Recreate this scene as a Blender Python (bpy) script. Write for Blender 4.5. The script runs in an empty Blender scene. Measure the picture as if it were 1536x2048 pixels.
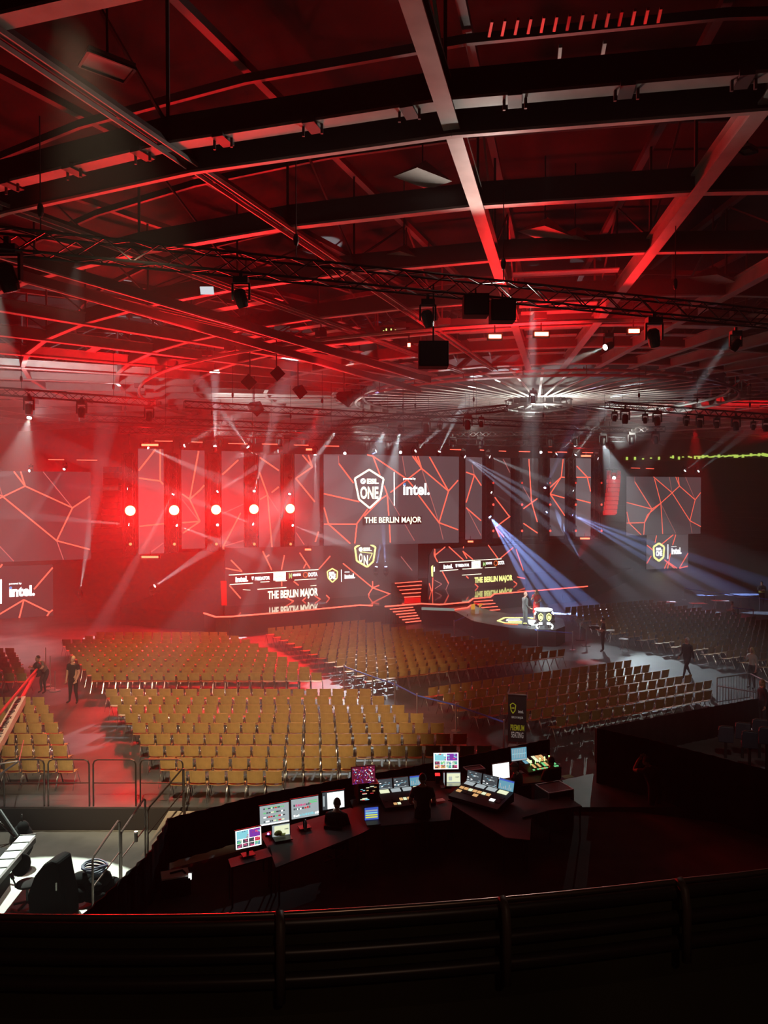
import bpy, bmesh, math, random
from mathutils import Vector, Matrix, noise
random.seed(7)
R = math.radians
SC = bpy.context.scene
COL = SC.collection
# ------------------------------------------------------------------ camera
F = 1539.0; CZ = 8.1; PITCH = math.atan(34.0 / F)
cam_d = bpy.data.cameras.new('camera'); cam = bpy.data.objects.new('camera', cam_d); COL.objects.link(cam)
cam.location = (0, 0, CZ); cam.rotation_euler = (R(90) - PITCH, 0, 0)
cam_d.sensor_fit = 'VERTICAL'; cam_d.sensor_height = 34.6; cam_d.lens = 34.6 * F / 2048
cam_d.clip_start = 0.05; cam_d.clip_end = 400
SC.camera = cam
SC.view_settings.view_transform = 'Standard'; SC.view_settings.look = 'None'
SC.view_settings.gamma = 1.0; SC.view_settings.use_curve_mapping = False
SC.view_settings.exposure = 0.0
cy = SC.cycles
cy.use_denoising = True; cy.use_adaptive_sampling = True; cy.adaptive_threshold = .025; cy.max_bounces = 3; cy.diffuse_bounces = 1; cy.glossy_bounces = 2
cy.transmission_bounces = 2; cy.volume_bounces = 0; cy.transparent_max_bounces = 4
cy.sample_clamp_indirect = 4.0; cy.sample_clamp_direct = 0
cy.caustics_reflective = False; cy.caustics_refractive = False
# ------------------------------------------------------------------ world and haze density
W = bpy.data.worlds.new('world'); SC.world = W; W.use_nodes = True
W.node_tree.nodes['Background'].inputs[0].default_value = (0.30, 0.06, 0.05, 1)
W.node_tree.nodes['Background'].inputs[1].default_value = 0.0
HAZE = 0.009
# ------------------------------------------------------------------ geometry helpers
def ray(px, py):
    s, c = math.sin(PITCH), math.cos(PITCH)
    a = (px - 768) / F; b = (1024 - py) / F
    return Vector((a, c + s * b, -s + c * b))
def at_y(px, py, Y):
    r = ray(px, py); t = Y / r.y; return Vector((0, 0, CZ)) + r * t
def at_z(px, py, z):
    r = ray(px, py); t = (z - CZ) / r.z; return Vector((0, 0, CZ)) + r * t
class Plane:
    def __init__(s, P, ang):
        s.P = Vector((P[0], P[1], 0)); s.u = Vector((math.cos(R(ang)), math.sin(R(ang)), 0))
        s.n = Vector((s.u.y, -s.u.x, 0)); s.ang = R(ang)
    def px(s, px, py, d=0.0):
        """photo direction met with the upright plane, d metres in front of it: (along, up)"""
        r = ray(px, py); Q = s.P + s.n * d; o = Vector((0, 0, CZ))
        t = (Q - o).dot(s.n) / r.dot(s.n); w = o + r * t
        return ((w - s.P).dot(s.u), w.z)
    def w(s, a, z, d=0.0):
        p = s.P + s.u * a + s.n * d; return Vector((p.x, p.y, z))
def mat(name, col, rough=0.6, metal=0.0, spec=0.5, noise_amt=0.0, nscale=6.0, bump=0.0):
    m = bpy.data.materials.new(name); m.use_nodes = True; nt = m.node_tree; b = nt.nodes['Principled BSDF']
    b.inputs['Base Color'].default_value = (*col, 1); b.inputs['Roughness'].default_value = rough
    b.inputs['Metallic'].default_value = metal; b.inputs['Specular IOR Level'].default_value = spec
    if noise_amt or bump:
        tc = nt.nodes.new('ShaderNodeTexCoord'); nz = nt.nodes.new('ShaderNodeTexNoise')
        nz.inputs['Scale'].default_value = nscale; nz.inputs['Detail'].default_value = 4
        nt.links.new(tc.outputs['Object'], nz.inputs['Vector'])
        if noise_amt:
            rp = nt.nodes.new('ShaderNodeValToRGB')
            rp.color_ramp.elements[0].position = .3; rp.color_ramp.elements[1].position = .7
            rp.color_ramp.elements[0].color = (*[c * (1 - noise_amt) for c in col], 1)
            rp.color_ramp.elements[1].color = (*[min(1, c * (1 + noise_amt)) for c in col], 1)
            nt.links.new(nz.outputs['Fac'], rp.inputs[0]); nt.links.new(rp.outputs[0], b.inputs['Base Color'])
        if bump:
            bp = nt.nodes.new('ShaderNodeBump'); bp.inputs['Strength'].default_value = bump
            nt.links.new(nz.outputs['Fac'], bp.inputs['Height']); nt.links.new(bp.outputs[0], b.inputs['Normal'])
    return m
def emis(name, col, s=1.0, sample=False):
    m = bpy.data.materials.new(name); m.use_nodes = True; nt = m.node_tree; b = nt.nodes['Principled BSDF']
    b.inputs['Base Color'].default_value = (0.01, 0.01, 0.01, 1); b.inputs['Roughness'].default_value = .5
    b.inputs['Emission Color'].default_value = (*col, 1); b.inputs['Emission Strength'].default_value = s
    m.cycles.emission_sampling = 'AUTO' if sample else 'NONE'
    return m
class MB:
    """collects shapes and links them as one mesh object"""
    def __init__(s, M=None): s.v = []; s.f = []; s.m = []; s.cur = 0; s.M = M; s.mats = []
    def use(s, m):
        if m not in s.mats: s.mats.append(m)
        s.cur = s.mats.index(m); return s
    def add(s, vs, fs):
        n = len(s.v)
        for p in vs:
            p = Vector(p); s.v.append(s.M @ p if s.M is not None else p)
        for f in fs: s.f.append([i + n for i in f]); s.m.append(s.cur)
        return s
    def box(s, c, size, rot=None):
        c = Vector(c); h = [x / 2 for x in size]; vs = []
        for x in (-1, 1):
            for y in (-1, 1):
                for z in (-1, 1):
                    p = Vector((x * h[0], y * h[1], z * h[2]))
                    if rot is not None: p = rot @ p
                    vs.append(c + p)
        return s.add(vs, [(0, 1, 3, 2), (4, 6, 7, 5), (0, 4, 5, 1), (2, 3, 7, 6), (0, 2, 6, 4), (1, 5, 7, 3)])
    def bar(s, a, b, w, h=None, up=(0, 0, 1)):
        a = Vector(a); b = Vector(b); h = w if h is None else h; d = (b - a)
        if d.length < 1e-6: return s
        d.normalize(); up = Vector(up)
        if abs(d.dot(up)) > .98: up = Vector((0, 1, 0))
        x = d.cross(up).normalized() * w / 2; z = x.cross(d).normalized() * h / 2
        vs = [a - x - z, a + x - z, a + x + z, a - x + z, b - x - z, b + x - z, b + x + z, b - x + z]
        return s.add(vs, [(3, 2, 1, 0), (4, 5, 6, 7), (0, 1, 5, 4), (1, 2, 6, 5), (2, 3, 7, 6), (3, 0, 4, 7)])
    def tube(s, pts, r, n=6, caps=True):
        pts = [Vector(p) for p in pts]; rs = r if isinstance(r, (list, tuple)) else [r] * len(pts)
        vs = []; fs = []; prev = None
        for i, p in enumerate(pts):
            if i == 0: d = pts[1] - p
            elif i == len(pts) - 1: d = p - pts[i - 1]
            else: d = (pts[i + 1] - p).normalized() + (p - pts[i - 1]).normalized()
            d = d.normalized() if d.length > 1e-9 else Vector((0, 0, 1))
            if prev is None:
                up = Vector((0, 0, 1)) if abs(d.z) < .9 else Vector((1, 0, 0))
                x = d.cross(up).normalized()
            else: x = (prev - d * prev.dot(d)).normalized()
            prev = x; y = d.cross(x)
            for k in range(n):
                t = 2 * math.pi * k / n; vs.append(p + (x * math.cos(t) + y * math.sin(t)) * rs[i])
        for i in range(len(pts) - 1):
            for k in range(n):
                a = i * n + k; b = i * n + (k + 1) % n; fs.append((a, b, b + n, a + n))
        if caps: fs.append(tuple(range(n))[::-1]); fs.append(tuple((len(pts) - 1) * n + k for k in range(n)))
        return s.add(vs, fs)
    def prism(s, pts, dz):
        """pts: ring of 3D points, extruded by vector dz"""
        n = len(pts); dz = Vector(dz); vs = [Vector(p) for p in pts] + [Vector(p) + dz for p in pts]
        fs = [tuple(range(n))[::-1], tuple(range(n, 2 * n))]
        for i in range(n): j = (i + 1) % n; fs.append((i, j, j + n, i + n))
        return s.add(vs, fs)
    def ball(s, c, r, nu=10, nv=6, rot=None, zmin=-1):
        c = Vector(c); r = (r, r, r) if not isinstance(r, (tuple, list)) else r; vs = []; fs = []
        for i in range(nv + 1):
            t = math.pi * i / nv; zc = max(math.cos(t), zmin)
            for k in range(nu):
                p = 2 * math.pi * k / nu; q = Vector((math.sin(t) * math.cos(p) * r[0], math.sin(t) * math.sin(p) * r[1], zc * r[2]))
                if rot is not None: q = rot @ q
                vs.append(c + q)
        for i in range(nv):
            for k in range(nu):
                a = i * nu + k; b = i * nu + (k + 1) % nu; fs.append((a, a + nu, b + nu, b))
        return s.add(vs, fs)
    def build(s, name, m=None, parent=None, smooth=False, loc=None, bevel=0):
        me = bpy.data.meshes.new(name); me.from_pydata([tuple(p) for p in s.v], [], s.f)
        if s.mats:
            for mm in s.mats: me.materials.append(mm)
            me.polygons.foreach_set('material_index', s.m)
        elif m is not None: me.materials.append(m)
        if smooth: me.polygons.foreach_set('use_smooth', [True] * len(me.polygons))
        me.update(); o = bpy.data.objects.new(name, me); COL.objects.link(o)
        if parent is not None: o.parent = parent
        if loc is not None: o.location = loc
        if bevel:
            bv = o.modifiers.new('bevel', 'BEVEL'); bv.width = bevel; bv.segments = 2; bv.limit_method = 'ANGLE'
        return o
def tag(o, label=None, cat=None, group=None, kind=None):
    if label: o['label'] = label
    if cat: o['category'] = cat
    if group: o['group'] = group
    if kind: o['kind'] = kind
    return o
def unpx(pl, a, z):
    p = pl.w(a, z); s_, c_ = math.sin(PITCH), math.cos(PITCH); d = p - Vector((0, 0, CZ)); dep = d.y * c_ - d.z * s_; up = d.y * s_ + d.z * c_
    return (768 + F * d.x / dep, 1024 - F * up / dep)
def thing(name, label, cat, loc=(0, 0, 0), rz=0.0, group=None):
    o = bpy.data.objects.new(name, None); COL.objects.link(o); o.location = loc; o.rotation_euler = (0, 0, rz)
    o.empty_display_size = .2
    return tag(o, label, cat, group)
def struct(o): o['kind'] = 'structure'; return o
def lamp(kind, name, loc, power, col, parent=None, aim=None, size=.05, angle=30, blend=.15, shape=None):
    l = bpy.data.lights.new(name, kind); l.energy = power; l.color = col
    if kind == 'SPOT': l.spot_size = R(angle); l.spot_blend = blend; l.shadow_soft_size = size
    elif kind == 'POINT': l.shadow_soft_size = size
    elif kind == 'AREA': l.size = size
    o = bpy.data.objects.new(name, l); COL.objects.link(o); o.location = loc
    if aim is not None: o.rotation_euler = (Vector(aim) - Vector(loc)).to_track_quat('-Z', 'Y').to_euler()
    if parent is not None: o.parent = parent; o.matrix_parent_inverse = Matrix.Translation(-Vector(parent.location)) if parent.rotation_euler.z == 0 else (Matrix.Translation(parent.location) @ parent.rotation_euler.to_matrix().to_4x4()).inverted()
    return o
ORD = ['first', 'second', 'third', 'fourth', 'fifth', 'sixth', 'seventh', 'eighth', 'ninth', 'tenth', 'eleventh', 'twelfth',
       'thirteenth', 'fourteenth', 'fifteenth', 'sixteenth', 'seventeenth', 'eighteenth', 'nineteenth', 'twentieth', 'twentyfirst', 'twentysecond']
# stage planes (position, bearing) of the set
PC = Plane((-4.1, 52.0), 21)       # centre screen
PT = Plane((-14.4, 47.4), 25.5)    # tall screens and light towers
PW = Plane((-5.85, 50.6), 31)      # low LED walls on the deck
# roof centre
RC = Vector((12.0, 60.0, 0)); ZB = 15.5
WHITE = (1, .96, .9); RED = (1, .010, .014); BLUE = (.35, .5, 1.0); COOL = (.8, .95, 1.0)
# ------------------------------------------------------------------ main house lights
lamp('SPOT', 'house_front_light', (-4.5, 11.0, 14.9), 17000, (1, .77, .46), aim=(-5.6, 27.2, 0.5), size=.25, angle=46, blend=.45)
lamp('SPOT', 'house_side_light', (7.0, 12.0, 15.0), 1300, (1, .86, .68), aim=(10, 31, 0.5), size=.25, angle=44, blend=.6)
lamp('SPOT', 'sign_fill_lamp', (3.2, 15.0, 14.9), 3000, (1, .95, .85), aim=(4.2, 24.5, 1.2), size=.05, angle=6, blend=.4)  # unseen spot added to brighten the banner lettering
lamp('SPOT', 'side_floor_light', (-11.0, 21.7, 14.6), 60000, (.84, 1.0, .86), aim=(-7.7, 14.9, -.58), size=.06, angle=22.5, blend=.03)
lamp('SPOT', 'side_floor_light', (-8.5, 21.5, 14.6), 4200, (1, .95, .78), aim=(-8.5, 17.5, -.58), size=.1, angle=26, blend=.3)  # second lamp added to stand in for dim spill on the far part
lamp('SPOT', 'aisle_light', (1, 50, 12.2), 30000, COOL, aim=(-1.4, 32.6, 0), size=.08, angle=11, blend=.3)
lamp('SPOT', 'aisle_light', (-3, 49, 12.2), 52000, COOL, aim=(-9.5, 26.2, 0), size=.08, angle=5, blend=.3)
lamp('SPOT', 'aisle_light', (-8, 48, 12.2), 8000, COOL, aim=(-13.2, 30.8, 0), size=.08, angle=6, blend=.3)
lamp('SPOT', 'aisle_light', (0, 50, 12.2), 9000, COOL, aim=(-3.5, 26, 0), size=.08, angle=20, blend=.6)
lamp('SPOT', 'aisle_light', (17, 60, 12.2), 22000, COOL, aim=(13.6, 33.9, .6), size=.08, angle=15, blend=.5)
lamp('SPOT', 'aisle_light', (15, 60, 12.2), 5000, COOL, aim=(11.5, 39.0, 0), size=.08, angle=9, blend=1)
lamp('SPOT', 'podium_light', (14, 31, 14.5), 20000, COOL, aim=(8.5, 42.4, 1.6), size=.1, angle=8, blend=.5)  # extra lamp added from the right to brighten the presenter
lamp('SPOT', 'podium_light', (5, 26, 14.5), 46000, COOL, aim=(7.9, 42.2, 1.4), size=.1, angle=8, blend=.5)
lamp('SPOT', 'aisle_red_light', (-9, 33, 14.3), 16000, RED, aim=(-6.75, 20.9, 0), size=.05, angle=4.2, blend=.2)
lamp('SPOT', 'aisle_red_light', (-4, 46, 13.5), 20000, RED, aim=(-4.6, 37.8, 0), size=.1, angle=14, blend=.5)
lamp('SPOT', 'aisle_red_light', (16, 44, 13.5), 12000, RED, aim=(9.9, 37.2, 0), size=.1, angle=4, blend=.3)
lamp('SPOT', 'far_red_light', (25, 62, 13.5), 7000, RED, aim=(21, 51, 0), size=.1, angle=24, blend=.6)
lamp('SPOT', 'gallery_fill_lamp', (1.5, -5, 12.5), 150, (1, .6, .4), aim=(0, 3.2, 6.4), size=.2, angle=50, blend=.6)  # unseen fill lamp added behind the camera to bring out the rails
for loc, pw in (((-24, 56, 9), 2600), ((-27, 49, 4), 1200)): lamp('POINT', 'added_red_wash', loc, pw, RED, size=.2)  # two unseen lamps added to redden the haze at far left
# lamps washing the roof from below
for loc, aim, pw, col, ang in (((3, 21, 12.7), (1.5, 13.5, 16), 800, (1, .85, .74), 110), ((-19, 42, 12.4), (-20, 50, 18), 1900, (.9, 1, 1), 90), ((-12, 55, 12.4), (-8, 60, 17), 2600, (1, .97, .92), 100),
                               ((-2, 56, 12.0), (2, 60, 17), 1500, (1, .97, .9), 110), ((6, 53, 12.6), (9, 60, 16.5), 1000, (1, .98, .88), 120), ((18, 54, 12.6), (16, 60, 16.5), 1000, (1, .98, .88), 120), ((12, 57.2, 14.3), (12, 57.2, 17), 1500, (.95, 1, .9), 165), ((12, 63, 14.3), (12, 63, 17), 1500, (.95, 1, .9), 165), ((20, 66, 12.0), (22, 66, 17), 3000, (.9, 1, .95), 110),  # the pair under the hub is added, unseen, to brighten the spokes
                               ((-12, 40, 12.6), (-14, 42, 17), 3500, RED, 120), ((-6, 30, 12.8), (-7, 27, 17), 1300, RED, 120), ((-9, 19, 12.9), (-7, 17.5, 16), 220, RED, 100), ((30, 60, 12.5), (28, 66, 17), 2500, RED, 100), ((5.5, 30, 12.8), (5.5, 34, 17), 3500, RED, 120), ((-3, 38, 13), (-2, 42, 17), 2500, RED, 100)):
    lamp('SPOT', 'roof_wash_light', loc, pw, col, aim=aim, size=.2, angle=ang, blend=.5)
# ------------------------------------------------------------------ materials
M_floor = mat('polished_hall_floor', (.062, .066, .07), .5, noise_amt=.45, nscale=.8, bump=.03)
M_low = mat('grey_carpet', (.20, .20, .18), .85, noise_amt=.15, nscale=1.5)
M_riser = mat('dark_riser', (.035, .028, .027), .8)
M_black = mat('black_cloth', (.010, .009, .009), .95, spec=.1, noise_amt=.3, nscale=3)
M_blk2 = mat('black_plastic', (.016, .016, .017), .5)
M_steelw = mat('painted_roof_steel', (.42, .41, .39), .45, noise_amt=.12, nscale=2)
M_steeld = mat('dark_roof_steel', (.09, .08, .08), .5)
M_roof = mat('dark_roof_deck', (.016, .013, .013), .9, noise_amt=.4, nscale=.5)
M_wall = mat('dark_hall_wall', (.03, .03, .032), .9, noise_amt=.2, nscale=.3)
M_alu = mat('black_truss_tube', (.05, .045, .045), .35, metal=.6)
M_chrome = mat('chrome', (.6, .6, .6), .2, metal=1)
M_alub = mat('bright_aluminium', (.55, .55, .56), .3, metal=.9)
M_blue = mat('blue_belt', (.08, .16, .7), .4)
M_stage = mat('gloss_black_deck', (.015, .015, .016), .07, spec=.8)
M_face = mat('stage_fascia', (.02, .019, .02), .5)
M_skin = mat('skin', (.55, .30, .21), .5)
M_hairb = mat('blond_hair', (.65, .48, .22), .5)
M_haird = mat('dark_hair', (.03, .02, .015), .6)
# ------------------------------------------------------------------ setting
b = MB(); b.prism([(-60, 19.8, -.4), (90, 19.8, -.4), (90, 135, -.4), (-60, 135, -.4)], (0, 0, .4)); struct(b.build('floor', M_floor))
b = MB(); b.prism([(-60, 3.5, -.98), (90, 3.5, -.98), (90, 19.8, -.98), (-60, 19.8, -.98)], (0, 0, .4))
b2 = b.build('floor_lower', M_low); struct(b2)
b = MB(); b.prism([(-60, 19.75, -.58), (-4.6, 19.75, -.58), (-4.6, 19.82, -.58), (-60, 19.82, -.58)], (0, 0, .57)); struct(b.build('trim_riser', M_riser))
# ring wall and roof deck
n = 64; b = MB(); RW = 78
for i in range(n):
    t0 = 2 * math.pi * i / n; t1 = 2 * math.pi * (i + 1) / n
    p = [RC + Vector((math.cos(t), math.sin(t), 0)) * RW for t in (t0, t1)]
    b.add([p[0] + Vector((0, 0, -1)), p[1] + Vector((0, 0, -1)), p[1] + Vector((0, 0, 21)), p[0] + Vector((0, 0, 21))], [(0, 1, 2, 3)])
struct(b.build('wall_ring', M_wall))
b = MB(); ring = [RC + Vector((math.cos(2 * math.pi * i / n) * RW, math.sin(2 * math.pi * i / n) * RW, 20.0)) for i in range(n)]
b.prism(ring, (0, 0, .3)); struct(b.build('ceiling', M_roof))
# banked grandstand on the far side
b = MB()
for k in range(12):
    r0 = 48 + k * 2.2; r1 = r0 + 2.2; z0 = 2.0 + k * .75
    for i in range(n):
        t0 = 2 * math.pi * i / n; t1 = 2 * math.pi * (i + 1) / n
        if not (.05 < t0 < math.pi - .05): continue
        q = [RC + Vector((math.cos(t), math.sin(t), 0)) * r for t in (t0, t1) for r in (r0, r1)]
        b.add([q[0] + Vector((0, 0, z0)), q[1] + Vector((0, 0, z0)), q[3] + Vector((0, 0, z0)), q[2] + Vector((0, 0, z0))], [(0, 1, 2, 3)])
        b.add([q[0] + Vector((0, 0, z0 - .75)), q[2] + Vector((0, 0, z0 - .75)), q[2] + Vector((0, 0, z0)), q[0] + Vector((0, 0, z0))], [(0, 1, 2, 3)])
struct(b.build('wall_far_stand', M_wall))
# haze
b = MB(); b.box((12, 77.5, 7.7), (148, 111, 15.3)); hz = b.build('haze')
b = MB(); b.box((5, 8.4, 9.9), (60, 26.8, 19.7)); hz2 = b.build('haze_near'); hz2['kind'] = 'stuff'; hz2['label'] = 'very thin haze in the air near the gallery'; hz2['category'] = 'haze'
hz['kind'] = 'stuff'; hz['label'] = 'thin stage haze filling the whole arena hall'; hz['category'] = 'haze'
mv = bpy.data.materials.new('haze'); mv.use_nodes = True; nt = mv.node_tree; nt.nodes.clear()
vo = nt.nodes.new('ShaderNodeVolumeScatter'); vo.inputs['Density'].default_value = HAZE; vo.inputs['Anisotropy'].default_value = .25
vo.inputs['Color'].default_value = (1, 1, 1, 1)
ou = nt.nodes.new('ShaderNodeOutputMaterial'); nt.links.new(vo.outputs[0], ou.inputs['Volume']); hz.data.materials.append(mv)
mv2 = mv.copy(); mv2.node_tree.nodes['Volume Scatter'].inputs['Density'].default_value = .0007; hz2.data.materials.append(mv2)
# ------------------------------------------------------------------ roof: radial girders
def pol(r, ang, z):
    t = R(270 - ang); return RC + Vector((math.cos(t) * r, math.sin(t) * r, z))
RINGS = [51, 46.4, 41, 36.3, 31, 26, 21, 16]
for k in range(48):
    ang = 6 + 7.5 * k
    rails = 20 < ang < 38
    b = MB(); b.use(M_steelw)
    r0, r1 = 15, 62
    lo0, lo1 = pol(r0, ang, ZB), pol(r1, ang, ZB)
    side = (lo1 - lo0).normalized().cross(Vector((0, 0, 1)))
    if rails:
        for s in (-1, 1):
            b.use(M_steelw).bar(lo0 + side * .15 * s, lo1 + side * .15 * s, .035, .09)
        b.use(M_steeld).bar(lo0 + Vector((0, 0, .12)), lo1 + Vector((0, 0, .12)), .27, .1)
    else:
        b.bar(lo0, lo1, .34, .05); b.bar(lo0 + Vector((0, 0, .25)), lo1 + Vector((0, 0, .25)), .06, .45)
        b.bar(lo0 + Vector((0, 0, .5)), lo1 + Vector((0, 0, .5)), .26, .05)
    up = Vector((0, 0, 3.4)); b.use(M_steeld)
    b.bar(lo0 + up, lo1 + up, .22, .22)
    for i, rr in enumerate(RINGS + [56]):
        p = pol(rr, ang, ZB + .5); q = pol(rr, ang, ZB + 3.4)
        b.bar(p, q, .07)
    rs = sorted(RINGS + [56])
    for i in range(len(rs) - 1):
        a_, b_ = (rs[i], rs[i + 1]) if i % 2 == 0 else (rs[i + 1], rs[i])
        b.bar(pol(a_, ang, ZB + .5), pol(b_, ang, ZB + 3.4), .06)
    struct(b.build('ceiling_girder'))
# ring beams
for j, rr in enumerate([51, 46.4, 45.5, 41, 36.3, 31, 26, 21, 16]):
    b = MB()
    z = ZB + (.08 if rr != 45.5 else -.12); w = .36 if rr in (46.4, 51) else (.24 if rr != 45.5 else .13)
    for k in range(48):
        a0, a1 = 6 + 7.5 * k, 6 + 7.5 * (k + 1)
        p, q = pol(rr, a0, z), pol(rr, a1, z)
        b.use(M_steelw).bar(p, q, w, .06)
        b.use(M_steeld).bar(p + Vector((0, 0, .33)), q + Vector((0, 0, .33)), .1, .58)
        if rr == 46.4 and (abs(a0 - 15) < 60):
            for m in range(3):
                c = p.lerp(q, (m + .35) / 3); d = (q - p).normalized()
                b.bar(c - d * .13 - Vector((0, 0, .02)), c + d * .13 - Vector((0, 0, .02)), .5, .12)
                for sg in (-1, 1): b.bar(c + d * .2 * sg + Vector((0, 0, .1)), c + d * .2 * sg - Vector((0, 0, .22)), .05)
    struct(b.build('ceiling_ring_beam'))
# hanging pipe-rail circle with cable baskets
for rr, zz in ((29.6, 15.0), (14.2, 15.2), (13.6, 15.6)):
    b = MB(); pts = [pol(rr, i * 3.75, zz) for i in range(97)]
    b.use(M_steelw).tube(pts, .09, 6, False)
    for i in range(96):
        if rr > 20 and random.random() < .5: b.use(M_steeld).box(pts[i] + Vector((0, 0, .25)), (.5, .4, .25))
        if i % 4 == 0: b.use(M_steeld).bar(pts[i], pts[i] + Vector((0, 0, ZB + .3 - zz)), .05)
    struct(b.build('ceiling_rail_circle'))
# spokes of the centre crown
M_spoke = mat('white_spoke_paint', (.85, .85, .8), .4)
b = MB()
for i in range(44):
    a = i * 360 / 44 + 2
    b.use(M_spoke).bar(pol(2.6, a, 15.45), pol(13.6, a, 15.75), .16, .035)
struct(b.build('ceiling_crown_spokes'))
b = MB(); b.prism([pol(13.5, i * 7.5, 16.3) for i in range(48)], (0, 0, .08)); struct(b.build('ceiling_contrast_disc', M_roof))  # dark disc added behind the spokes so the gaps contrast
b = MB(); b.use(M_steeld)
for z in (14.9, 15.5):
    b.tube([pol(2.5, i * 15, z) for i in range(25)], .12, 6, False)
for i in range(24): b.bar(pol(2.5, i * 15, 14.9), pol(2.5, i * 15, 15.5), .06)
b.tube([RC + Vector((0, 0, 14.8)), RC + Vector((0, 0, 17))], .5, 12)
struct(b.build('ceiling_crown_hub'))
# light metal roof panels between the far girders and secondary purlins
b = MB(); b.use(M_steelw)
for k in range(48):
    for rr in (18.5, 23.5, 28.5, 33.5, 38.5, 43.2, 48.5, 53.5):
        p, q = pol(rr, 6 + 7.5 * k, 18.6), pol(rr, 13.5 + 7.5 * k, 18.6)
        b.use(M_steeld).bar(p, q, .12, .22)
struct(b.build('ceiling_purlins'))
b = MB()
for k in range(48):
    for rr in (17.5, 19, 20, 22.2, 24, 27.2, 28.5, 33.2):
        if random.random() < .5:
            p, q = pol(rr, 6.6 + 7.5 * k, 15.95), pol(rr, 12.9 + 7.5 * k, 15.95)
            b.use(M_steelw).bar(p, q, .5, .04)
struct(b.build('ceiling_panels'))
# reflectors, tubes and slats in the roof
def reflector(px, py, z, w, label, kind):
    c = at_z(px, py, z); t = thing('roof_lamp', label, 'lamp', c)
    b = MB(); h = w / 2
    if kind == 'pyr':
        b.add([(-h, -h, 0), (h, -h, 0), (h, h, 0), (-h, h, 0), (0, 0, w * .42)], [(0, 1, 2, 3), (0, 4, 1), (1, 4, 2), (2, 4, 3), (3, 4, 0)])
    else:
        b.box((0, 0, 0), (w, w, .08))
    o = b.build('reflector', M_steelw, t); o.rotation_euler = (R(8), R(5), R(33))
    b = MB(); b.bar((0, 0, .05), (0, 0, 18.6 - z), .04); b.build('hanger', M_steeld, t)
    if kind != 'pyr':
        b = MB()
        for s in (-1, 1): b.bar((s * h, -h, -.06), (s * h, h, -.06), .05); b.bar((-h, s * h, -.06), (h, s * h, -.06), .05)
        o2 = b.build('frame', M_steeld, t); o2.rotation_euler = o.rotation_euler
reflector(215, 128, 16.3, .85, 'flat square lamp panel in the dark upper left roof bay', 'sq')
reflector(845, 358, 16.2, 1.1, 'pale pyramid lamp just left of the white centre girder', 'pyr')
reflector(1090, 468, 16.2, 1.2, 'pyramid lamp in the middle of the red lit roof bay', 'pyr')
reflector(1150, 486, 16.1, 1.2, 'shiny pyramid lamp beside another under the red roof bay', 'pyr')
reflector(808, 514, 16.0, 1.0, 'small grey pyramid lamp above the long lighting truss', 'pyr')
reflector(1425, 560, 16.0, 1.2, 'pyramid lamp with white glint at the right roof girders', 'pyr')
reflector(1494, 297, 16.4, .35, 'small round lamp hanging at the far upper right', 'sq')
for i, (x0, y0, x1, y1, tx) in enumerate([(1121, 92, 1112, 182, 'left'), (1210, 84, 1193, 174, 'right')]):
    b = MB(); b.bar(at_z(x0, y0, 17.5), at_z(x1, y1, 17.5), .07); tag(b.build('fluorescent_tube', M_steelw), 'unlit pale tube lamp under the roof, %s one of the pair' % tx, 'lamp')
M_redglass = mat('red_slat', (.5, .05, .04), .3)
b = MB()
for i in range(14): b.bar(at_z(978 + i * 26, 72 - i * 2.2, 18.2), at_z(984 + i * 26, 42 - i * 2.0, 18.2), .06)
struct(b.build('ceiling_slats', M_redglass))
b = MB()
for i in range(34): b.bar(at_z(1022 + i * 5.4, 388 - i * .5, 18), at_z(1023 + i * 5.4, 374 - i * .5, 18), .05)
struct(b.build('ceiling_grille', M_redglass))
# ------------------------------------------------------------------ trusses and lamps
def truss_mb(a, b_, w=.34, step=.5, tube=.028):
    a = Vector(a); b_ = Vector(b_); d = (b_ - a); L = d.length; d.normalize()
    x = d.cross(Vector((0, 0, 1))).normalized() if abs(d.z) < .9 else Vector((1, 0, 0)); z = x.cross(d).normalized()
    m = MB(); cs = [x * w / 2 * sx + z * w / 2 * sz for sx, sz in ((-1, -1), (1, -1), (1, 1), (-1, 1))]
    for c in cs: m.tube([a + c, b_ + c], tube, 5)
    n = max(2, int(L / step))
    for i in range(n):
        p = a + d * L * i / n; q = a + d * L * (i + 1) / n
        for j in range(4):
            c0, c1 = (cs[j], cs[(j + 1) % 4]) if i % 2 == 0 else (cs[(j + 1) % 4], cs[j])
            m.bar(p + c0, q + c1, tube * .8)
    for e in (a, b_):
        for j in range(4): m.bar(e + cs[j], e + cs[(j + 1) % 4], tube)
    return m
def truss(a, b_, label, w=.34, step=.5, hang=True, tube=.028):
    t = thing('lighting_truss', label, 'truss', Vector(a)); A = Vector((0, 0, 0)); B = Vector(b_) - Vector(a)
    truss_mb(A, B, w, step, tube).build('lattice', M_alu, t)
    if hang:
        n = max(2, int(B.length / 6) + 1)
        for i in range(n):
            p = A.lerp(B, (i + .5) / n); m = MB(); m.tube([p + Vector((0, 0, w / 2)), Vector((p.x, p.y, ZB - a[2] + .3))], .014, 5)
            m.ball(p + Vector((0, 0, .7)), (.07, .07, .16), 8, 5); m.build('chain_hoist', M_blk2, t)
    return t
LENS = {}
def lens_mat(col, s):
    k = (col, s)
    if k not in LENS: LENS[k] = emis('lit_lens', col, s)
    return LENS[k]
M_lensoff = mat('dark_lens', (.02, .02, .03), .1)
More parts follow.
